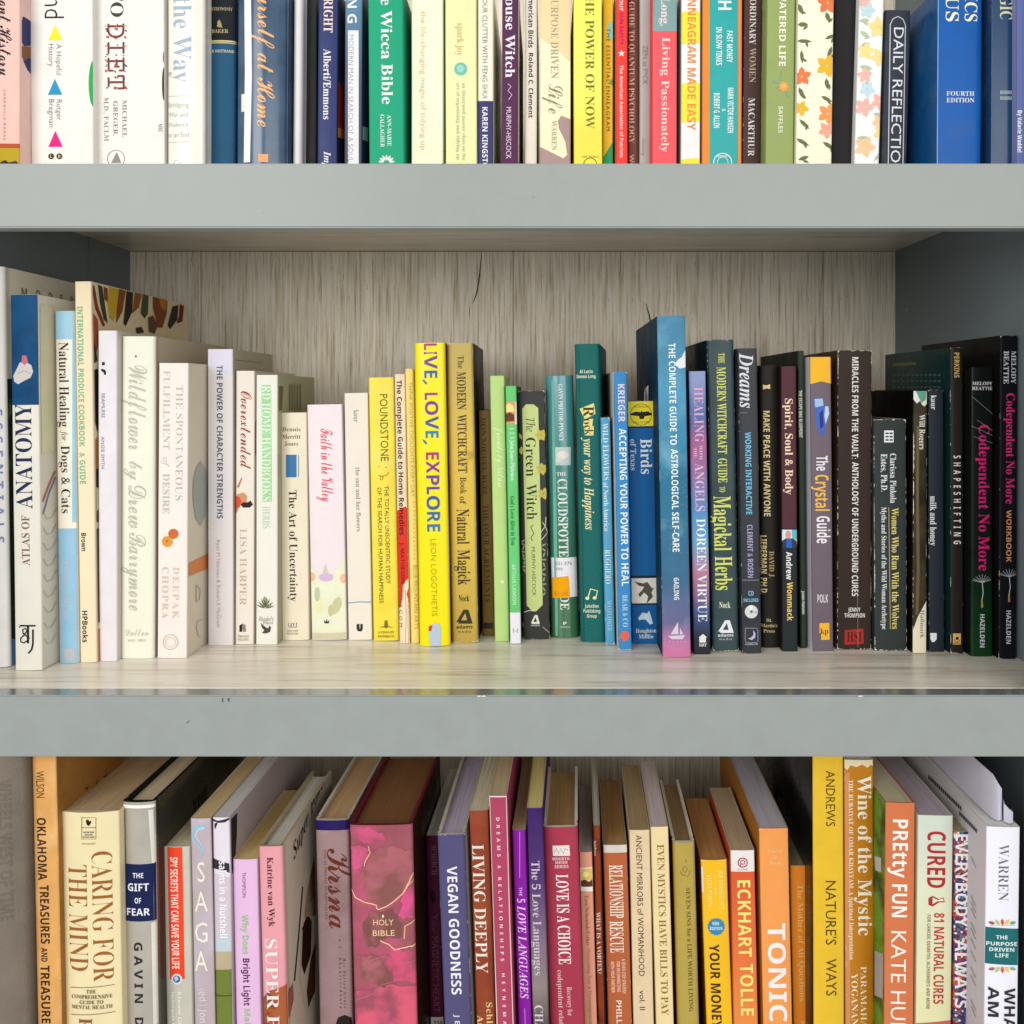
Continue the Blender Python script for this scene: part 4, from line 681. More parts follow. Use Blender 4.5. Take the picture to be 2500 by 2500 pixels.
P('3f66b8',[(1987,973),(2008,972),(2011,992),(2022,990),(2024,1010),(2014,1040),(2012,1062),(2000,1060),(1990,1030)],name='crystal_photo'); P('9fb9e4',[(1988,974),(2008,973),(2010,990),(1990,995)]); P('b7cbe8',[(2014,992),(2022,992),(2024,1010),(2015,1036),(2012,1015)]); P('1c2f86',[(2000,1010),(2008,1000),(2010,1040),(2002,1048)])
V('The','S','e6e2e6',2006,1113,1149,27,name='title_lettering'); V('Crystal','S','eab54a',2006,1159,1247,32,name='title_lettering'); V('Guide','S','e8e4e8',2009,1260,1326,31,name='title_lettering'); H('POLK','S','d6d2d8',2008,1461,26,19); P('e9b23a',[(2000,1521),(2024,1520),(2025,1561),(2004,1562),(2004,1546),(2000,1545)],name='publisher_emblem'); H('kp','R','6a4a1c',2012,1540,20,14)
book('thick worn brown black book with white rubbed edges and a red stamp',2,(2046,2128,856,2042,2129,1586),'372a25',d=.14,L='4d3b2c',wear=1.6,rim='cfc6b2',opt=dict(mot=.12,rough=.45))
V('MIRACLES FROM THE VAULT:','S','dcdad6',2087,872,1120,15,name='title_lettering'); V('ANTHOLOGY OF UNDERGROUND CURES','S','dcdad6',2087,1128,1455,15,name='title_lettering'); H('JENNY','S','d9d6d2',2085,1488,30,10); H('THOMPSON','S','d9d6d2',2086,1502,50,10); P('a8312e',[(2062,1538),(2107,1534),(2108,1571),(2061,1574)],name='red_stamp'); H('HSI','R','4a1616',2085,1554,36,24)
Ln('8d8275',[(2092,1290),(2091,1400),(2093,1470),(2094,1580)],1.1,name='crease')
book('squat dark green black paperback with a yellow title and white edges',2,(2132,2213,1024,2135,2215,1589),'323b3a',d=.11,wear=1.8,page='4a4030',rim='e6e2d8',opt=dict(mot=.08))
Q('e3e6ea',2158,1051,2181,1080,name='publisher_emblem'); multi('emblem_bars',[[(x,y),(x+8,y),(x+8,y+4),(x,y+4)] for x in (2161,2171) for y in (1056,1064,1072)],'323b3a')
V('Clarissa Pinkola','R','dfe2e4',2180,1107,1228,15); V('Estes, Ph.D.','R','dfe2e4',2158,1108,1200,15); V('Women Who Run With the Wolves','R','e0cf7a',2185,1240,1535,17,name='title_lettering'); Ln('b8ab7c',[(2169,1238),(2173,1536)],1.5); V('Myths and Stories of the Wild Woman Archetype','R','dcdfe2',2158,1238,1536,12)
book('battered olive brown paperback with its spine top torn away',2,(2232,2262,955,2226,2264,1595),'463f2c',d=.11,L='120f0c',wear=1.6,rim='d9d2c0',opt=dict(mot=.15,var=('2a251a',30,.45,.6)))
P('e8e4dc',[(2231,950),(2264,950),(2264,985),(2256,992),(2250,988),(2246,978),(2238,985),(2230,975)],name='torn_paper'); P('5fa390',[(2233,950),(2261,950),(2260,975),(2250,984),(2244,974)]); V('Will Rogers','R','e3e0d6',2251,1012,1097,14); P('e6dfc6',[(2264,1462),(2264,1600),(2222,1600),(2223,1556),(2240,1505)],name='cream_corner'); V('Hallmark','r','6f6a5a',2251,1489,1557,10)
Ln('6d5f41',[(2240,1040),(2239,1200),(2241,1400),(2238,1500)],7,name='rubbed_band')
book('narrow blue black paperback with lowercase white title',2,(2266,2304,952,2268,2306,1592),'252c38',d=.12,opt=dict(rough=.5),rim='e2e2e0',wear=.3)
V('kaur','R','e4e6ea',2279,965,1000,13); V('milk and honey','R','e4e6ea',2278,1211,1332,15,name='title_lettering'); P('e4e8ee',[(2271,1545),(2286,1545),(2286,1560),(2280,1567),(2275,1567),(2271,1560)],name='publisher_emblem')
book('dark paperback with teal cover edge, spaced narrow white capitals',2,(2319,2351,849,2321,2352,1596),'2a2625',d=.14,L='143638',wear=.5,rim='cfd8d4',opt=dict(rough=.3))
multi('cover_text',[[(x,y),(x+8,y-.4),(x+8,y+5),(x,y+5.4)] for y in (913,928,943) for x in range(2180,2300,11)],'41605f','L'); multi('cover_text',[[(2180,887),(2238,884),(2238,891),(2180,894)]],'6d6f34','L')
V('PERKINS','S','c9ad6a',2335,861,922,12); V('SHAPESHIFTING','S','dcdcdc',2336,1112,1328,17,name='title_lettering',nar=.6); Q('d9b06c',2326,1546,2345,1573,name='publisher_emblem'); Dk('2b211a',2336,1558,4); Ln('2b211a',[(2329,1560),(2332,1566),(2337,1567),(2342,1563)],1.5); H('BOYS','S','2b211a',2336,1570,15,3.5)
book('black to dark green book with hot pink title and a dandelion seed',2,(2371,2425,897,2371,2423,1603),'141616',d=.13,L='151a17',rim='c9cac6',opt=dict(rough=.32,grad=[(1603,'12401f'),(1500,'11391d'),(1380,'131f18'),(897,'15181a')]))
def seed(cx,cy,c='b9bfc4'):
    for a in (-75,-60,-40,-20,0,20,38,55,70): Ln(c,[(cx,cy),(cx+24*math.sin(R(a)),cy-3-17*math.cos(R(a))*abs(math.cos(R(a*.7))))],1.0,name='dandelion_print')
    Ln('d8dce0',[(cx,cy),(cx+2,cy+25),(cx-1,cy+44)],1.6,name='dandelion_print'); P('b08a5a',[(cx-3,cy+42),(cx+1,cy+42),(cx+2,cy+60),(cx-3,cy+62)],name='dandelion_print')
H('MELODY','R','dfe0e2',2398,936,49,8); H('BEATTIE','R','dfe0e2',2398,948,50,8); V('Codependent No More','R','e22c7a',2402,1037,1393,26,name='title_lettering'); seed(2397,1422); V('HAZELDEN','S','d3d6d8',2397,1499,1580,11)
for a,b_ in (((2372,968),(2424,1012)),((2384,1025),(2424,1052)),((2372,1040),(2424,1064)),((2376,1066),(2424,1082))): Ln('7d8284',[a,b_],1.2,name='dandelion_print')
book('rightmost black hardback on the middle shelf, touching the side panel',2,(2442,2485,820,2438,2481,1609),'16181f',d=.15,L='151312',rim='bcbcb8',opt=dict(rough=.4),wear=.4)
V('MELODY','R','d9dce4',2474,857,937,12); V('BEATTIE','R','d9dce4',2456,857,937,12); V('Codependent No More','R','e23a80',2466,960,1230,21,name='title_lettering'); V('WORKBOOK','S','dd9468',2462,1245,1372,12); seed(2463,1408,'a9b0bc'); V('HAZELDEN','S','c9ccd6',2461,1490,1571,11)
# a green leaf stem and a folded white bookmark
def tube(name,pts,rad,m,label,cat):
    bm=bmesh.new(); prev=None
    for i,p in enumerate(pts):
        rr_=rad*(1-0.75*i/(len(pts)-1)); ring=[bm.verts.new((p[0]+rr_*math.cos(a),p[1]+rr_*0.5*math.sin(a),p[2])) for a in [k*math.pi/3 for k in range(6)]]
        if prev:
            for k in range(6): bm.faces.new((prev[k],prev[(k+1)%6],ring[(k+1)%6],ring[k]))
        prev=ring
    bm.faces.new(prev); o=obj(name,bm,m,smooth=True); o['label']=label; o['category']=cat; return o
def at(px,py,y): 
    k_=(D+y)/D; return ((px-VX)*S*k_,y,(VY-py)*S*k_)
tube('leaf_blade',[at(1592,860,.235),at(1589,800,.235),at(1588,785,.237),at(1584,765,.24),at(1579,750,.243),at(1576,741,.246)],.0012,mat('3f6e35',.5),'green leaf blade sticking up behind the tallest blue book','leaf')
def ribbon(name,plan,z0,z1f,m,label,cat,th=.00025):
    bm=bmesh.new(); A=[];Bv=[]
    n=len(plan)
    for i,(x,y) in enumerate(plan):
        a=plan[max(0,i-1)]; c=plan[min(n-1,i+1)]; tx,ty=c[0]-a[0],c[1]-a[1]; l_=math.hypot(tx,ty) or 1; nx_,ny_=-ty/l_*th,tx/l_*th
        zt=z1f(i/(n-1)); zb=z0(i/(n-1)) if callable(z0) else z0
        A.append((bm.verts.new((x+nx_,y+ny_,zb)),bm.verts.new((x+nx_,y+ny_,zt)))); Bv.append((bm.verts.new((x-nx_,y-ny_,zb)),bm.verts.new((x-nx_,y-ny_,zt))))
        if i:
            bm.faces.new((A[i-1][0],A[i][0],A[i][1],A[i-1][1])); bm.faces.new((Bv[i][0],Bv[i-1][0],Bv[i-1][1],Bv[i][1])); bm.faces.new((A[i-1][1],A[i][1],Bv[i][1],Bv[i-1][1])); bm.faces.new((A[i][0],A[i-1][0],Bv[i-1][0],Bv[i][0]))
    for q_ in (0,-1): bm.faces.new((A[q_][0],A[q_][1],Bv[q_][1],Bv[q_][0]))
    bmesh.ops.recalc_face_normals(bm,faces=bm.faces); o=obj(name,bm,m,smooth=True); o['label']=label; o['category']=cat; return o
p0=at(1573,985,.145); p1=at(1578,985,.150); p2=at(1583,985,.150)
o=ribbon('bookmark',[(p0[0],.142),(p0[0]+.0006,.147),(p1[0],.151),(p2[0],.150)],at(1573,990,.145)[2],lambda t:at(1575,958-18*t,.145)[2],mat('d8d8d8',.6),'curled white bookmark poking out of the deep blue field guide','bookmark')
# ---------------------------------------------------------------- lower shelf
Y3=2500
book('curved grey brown hardback with blind stamped title at the lower left',3,(-70,62,1700,-56,76,Y3),'7d7368',r=.985,d=.2,kind='hc',bul=.008,page='6e6455',opt=dict(cloth=True,rough=.5,bump=.4,mot=.08))
V('WHEELS WEST OF TIME','S','72695e',28,1895,2235,26,name='stamped_title'); 
book('tan orange book lettered in rough black capitals at the lower left',3,(76,135,1800,90,152,Y3),'d6a060',r=.975,d=.24,Rt='a3733a',opt=dict(mot=.08,var=('e3b67c',35,.5,.7),varR=('8a5a2a',18,.5,.7)),wear=.3)
V('WILSON','s','4a3520',99,1882,1947,20); V('OKLAHOMA','S','3b2a1c',103,1996,2148,22,name='title_lettering'); V('TREASURES','S','3b2a1c',110,2160,2303,22,name='title_lettering'); V('AND','S','3b2a1c',109,2313,2347,15); V('TREASURE TALES','S','3b2a1c',113,2356,2590,22,name='title_lettering')
for p in ([(250,1895),(262,1890),(256,1900)],[(205,1925),(216,1918),(212,1930)],[(232,1912),(238,1905),(237,1915)]): P('5f4526',p,'R')
book('very thick cream paperback with bronze serif capitals at the lower left',3,(140,293,1980,150,301,Y3),'e2d4ab',r=.965,d=.17,page='8d7a5e',bul=.0035,rim='d8cba8',opt=dict(mot=.03),wear=.3)
V('CARING FOR','q','9a622f',255,2074,2390,47,name='title_lettering'); V('THE MIND','q','9a622f',196,2106,2364,48,name='title_lettering'); Ln('4a3a28',[(206,1991),(240,1991),(240,2043),(206,2043),(206,1991)],1.2); Ln('4a3a28',[(206,2015),(240,2015)],1.2)
P('241d18',[(216,1997),(222,1995),(224,2000),(229,1998),(228,2005),(223,2011),(218,2007)],name='rooster_emblem'); 
for y,wd in ((2026,26),(2032,20),(2038,28)): H('BANTAM TRADE','S','2e251c',223,y,wd,3.6)
H('PSYCHOLOGY','s','6d5a40',223,2054,33,4); Ln('7d5a34',[(176,2405),(283,2400)],1.4); Ln('7d5a34',[(178,2471),(284,2466)],1.4)
for s,y,wd in (('THE',2413,24),('COMPREHENSIVE',2426,100),('GUIDE TO',2439,58),('MENTAL HEALTH',2451,100)): H(s,'r','5d4a30',229,y,wd,9)
V('Robert','r','8a5a30',216,2478,2600,32)
book('silver jacketed hardback with a navy title block at the lower left',3,(297,378,1957,304,386,Y3),'b9b4aa',r=.955,d=.17,kind='hc',bul=.002,Rt='3d3a2e',L='6d6a62',page='a3937c',rim='1d1f1e',opt=dict(rough=.22,metal=.35,coat=.4,mot=.05))
band('1d2752',2108,2249,name='navy_title_block'); band('f0ece6',1962,1970,name='jacket_fold')
for s,y,wd,z in (('THE',2134,26,12),('GIFT',2163,52,18),('OF',2195,16,13),('FEAR',2223,57,17)): H(s,'S','dfe2ec',340,y,wd,z)
V('GAVIN DE BECKER','S','2d2c30',343,2297,2740,20); T('THE','S','1f1d18',472,1972,506,1934,34,'R')
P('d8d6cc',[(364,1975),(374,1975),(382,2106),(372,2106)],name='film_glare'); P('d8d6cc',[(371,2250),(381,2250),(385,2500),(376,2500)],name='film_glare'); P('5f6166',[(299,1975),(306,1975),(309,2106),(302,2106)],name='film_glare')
book('grey white paperback with a bright red panel of narrow white capitals',3,(398,463,2067,406,471,Y3),'c2bfb2',r=.935,d=.15,page='a89a80',bul=.001,wear=.3)
P('e84a30',[(409,2067),(446,2067),(452,2388),(416,2390)],name='red_panel'); V('SPY SECRETS THAT CAN SAVE YOUR LIFE','S','f1e0d6',428,2091,2363,18,name='title_lettering'); Dk('dfe0e2',433,2388,13,n=24,name='round_badge'); Dk('2f5f9c',433,2388,9); P('b4c9e0',[(426,2384),(434,2380),(438,2388),(430,2395)]); V('A Former CIA Officer Reveals','S','ecebe6',441,2418,2600,8); V('Techniques to Keep You Safe','S','ecebe6',425,2418,2600,8)
book('lavender grey book with four stacked pale letters and a blue swirl',3,(464,515,1999,475,526,Y3),'b5a7ab',r=.933,d=.19,Rt='6e4a44',page='a08d6a',opt=dict(mot=.04,var=('c0b6c6',14,.45,.65)))
Ln('93c0d6',[(502,2020),(482,2017),(470,2030),(470,2048),(485,2062),(494,2075),(492,2092),(474,2108)],(9,1.5),name='feather_print'); Ln('b6dcea',[(500,2020),(484,2024),(477,2040),(490,2058),(497,2076)],(4,1),name='feather_print')
for s,y in (('S',2128),('A',2200),('G',2275),('A',2345)): H(s,'s','e9e3d4',492,y,32 if s!='S' else 19,48,name='title_lettering')
V('(ed.) Jonathan','S','cfc7d2',497,2412,2560,18)
book('white paperback with black tree print and ghostly white title over a meadow',3,(519,560,1996,525,569,Y3),'dcd5e0',r=.93,d=.185,Rt='b3a6a8',page='a99fae',opt=dict(mot=.03))
P('c9c0cc',[(516,2130),(570,2145),(572,2340),(518,2340)]); P('b9c6cf',[(516,2285),(572,2285),(572,2322),(518,2322)]); P('b3a88c',[(516,2322),(572,2322),(572,2366),(518,2366)]); P('72813c',[(516,2366),(575,2366),(577,2560),(518,2560)],name='meadow_print'); P('4f5f2a',[(518,2427),(575,2429),(575,2431),(518,2432)])
for p in ([(518,1998),(532,2003),(548,2000),(560,1996),(560,2001),(549,2007),(536,2008),(520,2004)],[(524,2010),(533,2006),(526,2024),(524,2018)],[(519,2094),(540,2102),(560,2108),(561,2131),(548,2124),(520,2119)]): P('37343c',p,name='tree_print')
P('232126',[(561,2003),(578,1985),(577,2040),(573,2100),(566,2135),(562,2100)],'R',name='tree_print'); V('Psalms in a Nutshell','S','efe9f2',545,2090,2288,17,name='title_lettering')
book('pink lavender paperback with mixed green and plum lettering',3,(568,628,2098,575,639,Y3),'dcb6da',r=.925,d=.12,page='a58b60',bul=.001,opt=dict(mot=.02),wear=.2)
V('THOMPSON','s','7a5a80',597,2128,2189,9); V('Why Does','S','8fbf82',600,2232,2328,15); V('Bright Light','S','5f2f5c',603,2338,2453,16); V('Make Sense','S','8fbf82',606,2461,2590,15)
book('pink spined cookbook whose cream cover shows bowls and a spoon',3,(630,690,2067,642,703,Y3),'dc9aa2',r=.93,d=.135,kind='hc',bul=.0004,Rt='d2c6b2',L='cfc3ae',page='a9a59a',rim='bdb295',opt=dict(mot=.03))
V('Katrine van Wyk','R','4f2838',662,2092,2262,15); V('SUPER POWERS','r','efdfe0',668,2291,2700,29,name='title_lettering'); P('a8603c',[(640,2440),(655,2420),(690,2408),(706,2400),(708,2560),(640,2560)],name='spice_photo',var=('7a3a22',60,.45,.6))
V('SUPER POWERS','r','efdfe0',668,2291,2700,29,name='title_lettering')
T('Super','I','2a2420',715,2085,752,1990,40,'R'); T('Power','I','2a2420',757,1978,792,1890,38,'R'); Ln('2f2622',[(738,2165),(728,2290),(718,2395)],3,face='R'); P('3a1f18',[(760,2250),(750,2230),(736,2270),(734,2350),(742,2380),(758,2330)],'R',name='bowl_photo'); P('5a3628',[(770,2300),(758,2340),(748,2420),(752,2460),(768,2420)],'R',name='bowl_photo'); Ln('d9cdb6',[(736,2270),(732,2390),(742,2450),(756,2468),(770,2440)],3,face='R'); P('b36a52',[(714,2400),(700,2430),(690,2480),(702,2500),(716,2440)],'R'); P('7a5240',[(766,2090),(748,2180),(742,2240),(770,2235)],'R',name='bowl_photo',var=('b09480',30,.4,.6))
book('mauve brown hardback with a purple head and a rust brush title',3,(768,852,2002,779,862,Y3),'b4979a',r=.87,d=.15,kind='hc',bul=.001,page='a08564',L='1f1636',opt=dict(mot=.08,var=('8a6f6c',14,.5,.65)))
band('2d1f6e',1990,2022,name='purple_head_band'); V('Krsna','C','7d3a24',830,2070,2265,56,name='title_lettering'); V('THE SUPREME PERSONALITY','r','8a6a62',796,2072,2245,6); V('His Divine Grace','r','6d504a',842,2338,2460,6); V('A.C. Bhaktivedanta','r','6d504a',832,2290,2460,6); P('2e2420',[(820,2500),(826,2482),(842,2476),(858,2484),(862,2520),(822,2520)])
book('thick pink marble bible with gold veins and gold capitals',3,(850,1009,2014,865,1019,Y3),'9c5560',r=.935,d=.135,kind='hc',bul=.0012,Rt='2c1214',L='7a2430',page='5f4128',rim='7a2430',opt=dict(rough=.38,mot=.12,var=('bd5478',30,.47,.66,6)))
rg=random.Random(8)
def vein(pts,wd=2.2):
    q_=[]
    for (x0,y0),(x1,y1) in zip(pts,pts[1:]):
        for k in range(3): q_.append((x0+(x1-x0)*k/3+rg.uniform(-1.2,1.2),y0+(y1-y0)*k/3+rg.uniform(-1.2,1.2)))
    q_.append(pts[-1]); Ln('e8bd92',q_,wd,name='gold_vein')
for c,p in (('c4547a',[(852,2020),(900,2016),(935,2030),(938,2052),(890,2058),(862,2040)]),('c85880',[(856,2065),(900,2072),(898,2100),(880,2120),(856,2110)]),('d05488',[(980,2195),(1000,2165),(1012,2150),(1014,2240),(985,2246),(972,2232)]),('cc5275',[(950,2310),(1016,2320),(1018,2400),(960,2395),(945,2350)]),('cf5a72',[(870,2420),(960,2400),(1018,2410),(1018,2560),(870,2560)])): P(c,rough(p,9),name='marble_patch',var=('9c4f62',40,.44,.58))
for c,p in (('8a5652',[(915,2075),(960,2062),(1005,2075),(1010,2140),(985,2175),(950,2200),(922,2205),(900,2190),(890,2150),(898,2105)]),('7d4e4a',[(905,2220),(960,2215),(985,2255),(975,2290),(930,2292),(900,2310),(885,2260)]),('80504a',[(885,2330),(930,2340),(955,2390),(940,2410),(900,2395),(880,2365)])): P(c,rough(p,9),name='marble_patch',var=('a8606a',40,.46,.6))
vein([(901,2063),(904,2080),(896,2095),(890,2113)]); Ln('b86a80',[(866,2330),(900,2345),(940,2330),(975,2350),(1016,2345)],1.4,name='marble_crease'); Ln('b86a80',[(870,2440),(910,2425),(935,2400),(960,2395)],1.6,name='marble_crease')
vein([(857,2170),(870,2190),(890,2200),(920,2208),(922,2218),(945,2210),(985,2180),(1000,2150),(1011,2130)],2.8); vein([(1011,2147),(998,2160),(985,2175)],1.6); vein([(1013,2247),(990,2260),(987,2290)]); vein([(930,2294),(945,2300),(965,2316),(990,2312),(1014,2306)],2.8)
H('HOLY','s','e8c79c',937,2249,50,14,name='title_lettering'); H('BIBLE','s','e8c79c',938,2275,54,14,name='title_lettering'); P('efd9b8',[(936,2229),(939,2234),(936,2239),(933,2234)])
book('dark maroon book half hidden behind the bible and the slate spine',3,(1041,1072,2040,1050,1084,Y3),'5a1838',r=.87,d=.13)
V('SCHIRCH','r','8f5a74',1060,2063,2135,13); Dk('2c0c20',1057,2188,8,15); V('Your MAGNETIC HEART','t','84506a',1063,2232,2470,15); Q('cfc4c0',1052,2482,1084,2520); H('158','S','4a4448',1070,2496,22,10)
book('slate purple hardback with heavy white capitals near the middle',3,(1067,1134,2038,1083,1153,Y3),'56527a',r=.94,d=.19,kind='hc',bul=.0004,L='8a7a4a',Rt='a9aaa0',page='8e889c',rim='cfcac0',opt=dict(rough=.35,mot=.04),wear=.35)
V('VEGAN GOODNESS','S','e2e0ea',1109,2114,2427,24,name='title_lettering'); V('JESSICA','S','cfcbe0',1118,2475,2590,12)
book('reddish brown paperback with tall white serif capitals',3,(1145,1192,1979,1163,1211,Y3),'95452c',r=.93,d=.18,page='b3a58c',opt=dict(mot=.04,var=('a65a36',20,.5,.7)))
V('LIVING DEEPLY','r','efe4da',1172,2061,2375,28,name='title_lettering'); V('Schlitz','R','e6cf90',1196,2446,2530,15); V('Amorok','R','e6cf90',1174,2478,2570,15)
book('thin rose book with a white border and widely spaced tiny capitals',3,(1193,1238,1942,1212,1255,Y3),'ab4663',r=.945,d=.18,page='8f8168',rim='dcd2c0',opt=dict(mot=.03))
Ln('e2d6cc',[(1195,1945),(1203,2200),(1214,2510)],3,name='white_border'); Ln('e2d6cc',[(1236,1945),(1243,2200),(1253,2510)],2,name='white_border'); Ln('e2d6cc',[(1194,1944),(1238,1944)],3,name='white_border'); V('DREAMS & RELATIONSHIPS','S','e6ccd2',1221,1995,2345,8); V('HEYNEMAN','S','e6ccd2',1231,2375,2520,8)
book('vivid violet paperback with italic white capitals between thin rules',3,(1249,1284,2027,1267,1298,Y3),'8a20a4',r=.93,d=.14,page='8f7f60',rim='d8c9ae',opt=dict(mot=.03))
V('THE','S','dcb6e6',1271,2165,2186,7); V('5 LOVE LANGUAGES','I','e6c6ee',1276,2193,2437,19,name='title_lettering'); Ln('d3a6e0',[(1269,2030),(1269,2142)],1.2); Ln('d3a6e0',[(1281,2460),(1283,2520)],1.2)
book('indigo paperback fading to misty grey with pale serif title',3,(1285,1325,1973,1302,1339,Y3),'46286f',r=.935,d=.155,page='b09562',rim='dcc9a6',opt=dict(mot=.05,grad=[(2500,'5f5658'),(2410,'8d8280'),(2300,'7d6a80'),(2150,'553a74'),(1973,'3f2468')]))
V('The 5 Love Languages','r','c9bccb',1311,2101,2380,20,name='title_lettering'); V('CHAPMAN','r','cfc6cc',1317,2453,2600,20)
book('rose red hardback with a white scribble emblem above condensed capitals',3,(1326,1410,2019,1341,1428,Y3),'a83a50',r=.92,d=.11,kind='hc',bul=.001,page='7f6644',opt=dict(mot=.05,rough=.45),L='4f1526',Rt='5a1c28')
P('dfd6d2',[(1349,2063),(1390,2062),(1392,2088),(1350,2088)],name='white_emblem'); Ln('7a5a5a',[(1354,2080),(1358,2070),(1364,2082),(1369,2070),(1375,2082),(1380,2070),(1387,2074)],1.6)
for s,y,wd in (('MINIRTH-',2095,44),('MEIER',2104,30),('SERIES',2114,34)): H(s,'S','d9c4c2',1371,y,wd,7)
V('LOVE IS A CHOICE','R','ecdcdc',1376,2133,2352,30,name='title_lettering'); V('Recovery for','r','dcb9bc',1391,2407,2478,12); V('codependent relationships','r','dcb9bc',1370,2366,2560,12)
book('slim salmon booklet with a tiny sunset picture near its top',3,(1413,1446,2081,1427,1457,Y3),'dc9880',r=.90,d=.12,page='8e8280',rim='d9cec6',opt=dict(mot=.03))
P('f0e8de',[(1413,2118),(1447,2116),(1449,2176),(1416,2174)]); P('e6bd62',[(1418,2120),(1445,2119),(1446,2148),(1418,2150)],name='picture'); P('5f3320',[(1418,2150),(1428,2146),(1438,2152),(1446,2146),(1447,2164),(1419,2164)],name='picture'); Dk('f6e4a4',1430,2134,7); V('Ezra/Nehemiah/Esther','r','8a5a4c',1434,2185,2308,9); V('Overcoming Fear & Discouragement','r','a87868',1440,2315,2500,8)
book('very narrow rust brown book rising just above its neighbours',3,(1448,1465,2015,1460,1476,Y3),'8f3f24',r=.895,d=.135,page='8a8a80',rim='c9c6ba',opt=dict(mot=.08,var=('4a2418',40,.55,.65)))
V('Andrea','R','dcc6bc',1453,2050,2089,7); V('WHAT IS A VORTEX?','r','e0d0c4',1462,2226,2376,10)
book('terracotta paperback with a scuffed white head and condensed capitals',3,(1471,1532,2063,1485,1542,Y3),'b5633c',r=.885,d=.12,page='7d6340',rim='d6cfc2',wear=.5,opt=dict(mot=.04))
band('d3cdc4',2058,2083,name='white_head_band'); V('RELATIONSHIP','R','f0ddcc',1505,2111,2240,33,name='title_lettering'); V('RESCUE','R','f0ddcc',1506,2248,2325,33,name='title_lettering'); 
for s,x,a,b_ in (('A SEVEN-STEP STRATEGY',1523,2340,2425),('FOR RECONNECTING',1510,2346,2420),('WITH YOUR PARTNER',1496,2346,2422)): V(s,'S','e9c6b2',x,a,b_,8)
V('PHILLIP C. MCGRAW','S','f0ddcc',1513,2441,2640,13)
book('buff paperback with dark sans capitals and a small volume number',3,(1536,1586,2027,1546,1597,Y3),'ddc7a4',r=.885,d=.125,page='7d6c50',opt=dict(mot=.05),wear=.3)
V('ANCIENT MIRRORS of WOMANHOOD','s','4f3a2c',1563,2038,2382,14,name='title_lettering'); V('vol. II','s','4f3a2c',1568,2417,2465,13)
book('pale butter paperback with olive brown small capitals',3,(1588,1632,2019,1602,1645,Y3),'e6d2a0',r=.887,d=.13,page='9a8f92',opt=dict(mot=.03),rim='e9dcb8')
V('EVEN MYSTICS HAVE BILLS TO PAY','r','85703c',1618,2061,2478,17,name='title_lettering')
book('olive gold hardback with fine dark lettering and a red board edge',3,(1640,1698,2056,1655,1706,Y3),'b09c50',r=.88,d=.115,kind='hc',bul=.0016,L='7a1f22',page='6f5c42',opt=dict(rough=.35,mot=.05))
V('SEVEN SINS for a LIFE WORTH LIVING','r','6a5a28',1683,2165,2467,10,name='title_lettering')
for p in ([(1665,2120),(1672,2112),(1678,2120),(1672,2128),(1665,2120)],[(1660,2125),(1666,2134),(1674,2136)],[(1684,2122),(1682,2132),(1676,2138)],[(1674,2095),(1674,2104)]): Ln('85743a',p,1.4,name='ornament')
book('yellow paperback with a blue starburst seal and bold dark title',3,(1708,1777,2099,1727,1786,Y3),'edb928',r=.877,d=.11,L='8a4a2c',page='84603a',bul=.0014,rim='c98f4a',opt=dict(mot=.03),wear=.4)
P('e0dcd4',[(1707,2112),(1716,2116),(1718,2180),(1711,2174)]); V('JOE DOMINGUEZ','S','f4d678',1760,2122,2218,11); V('AND','S','f4d678',1746,2164,2182,7); V('VICKI ROBIN','S','f4d678',1732,2132,2210,11)
P('3a87b4',[(1748+(22 if i%2 else 19.5)*math.cos(i*math.pi/16),2260+(22 if i%2 else 19.5)*math.sin(i*math.pi/16)) for i in range(32)],name='starburst_seal'); H('NEW','S','cfe2ec',1747,2252,16,8); H('EDITION','S','cfe2ec',1748,2264,30,7); V('YOUR MONEY OR YOUR LIFE','S','3f2a10',1750,2303,2720,23,name='title_lettering')
book('red orange paperback with a white logo head and pale yellow capitals',3,(1783,1842,2076,1792,1851,Y3),'dd6636',r=.88,d=.115,page='8a7a66',rim='e2dccf',opt=dict(mot=.03,grad=[(2500,'e08a48'),(2350,'de7440'),(2130,'d35a34')]))
band('e2dfe0',2060,2130,name='white_head_band'); Ring('b5304a',1813,2105,11,3); Ring('b5304a',1813,2104,5,2.4); Ln('b5304a',[(1808,2100),(1808,2114)],2); H('PLUME','s','8d8a8c',1813,2122,24,5); V('ECKHART','S','f4dc7c',1817,2148,2335,31,name='title_lettering'); V('TOLLE','S','f4dc7c',1823,2352,2478,31,name='title_lettering')
book('apricot book with a huge white capital title and a worn top edge',3,(1852,1925,2023,1864,1934,Y3),'e99a55',r=.885,d=.20,L='b8782c',Rt='2c5a5c',page='8f8c96',rim='c9b08a',opt=dict(mot=.03),wear=.6)
for s,y,wd in (('Tunsia',2076,37),('de',2091,12),('Rooij',2105,28)): H(s,'R','f3bf86',1891,y,wd,8)
V('TONIC','S','efe6e4',1897,2253,2493,42,name='title_lettering')
book('short bright orange paperback with pale typewriter style lettering',3,(1929,1973,2114,1937,1981,Y3),'ee8a28',r=.872,d=.12,page='6f6654',rim='d6c8aa',opt=dict(mot=.02))
V('The Mother of All Questions','r','f6c078',1956,2158,2443,14,name='title_lettering'); V('Rebecca','r','f6c078',1962,2490,2560,12)
book('tall golden yellow book with plain dark capitals reading down',3,(1984,2058,1780,1986,2062,Y3),'e0b830',r=.905,d=.21,L='1b1917',opt=dict(mot=.05,rough=.28,coat=.3,varL=('6b2a22',10,.55,.62)))
V('ANDREWS','s','5a4a14',2027,1881,2017,22,name='title_lettering'); V("NATURE'S",'s','5a4a14',2028,2150,2306,25,name='title_lettering'); V('WAYS','s','5a4a14',2029,2340,2430,25,name='title_lettering')
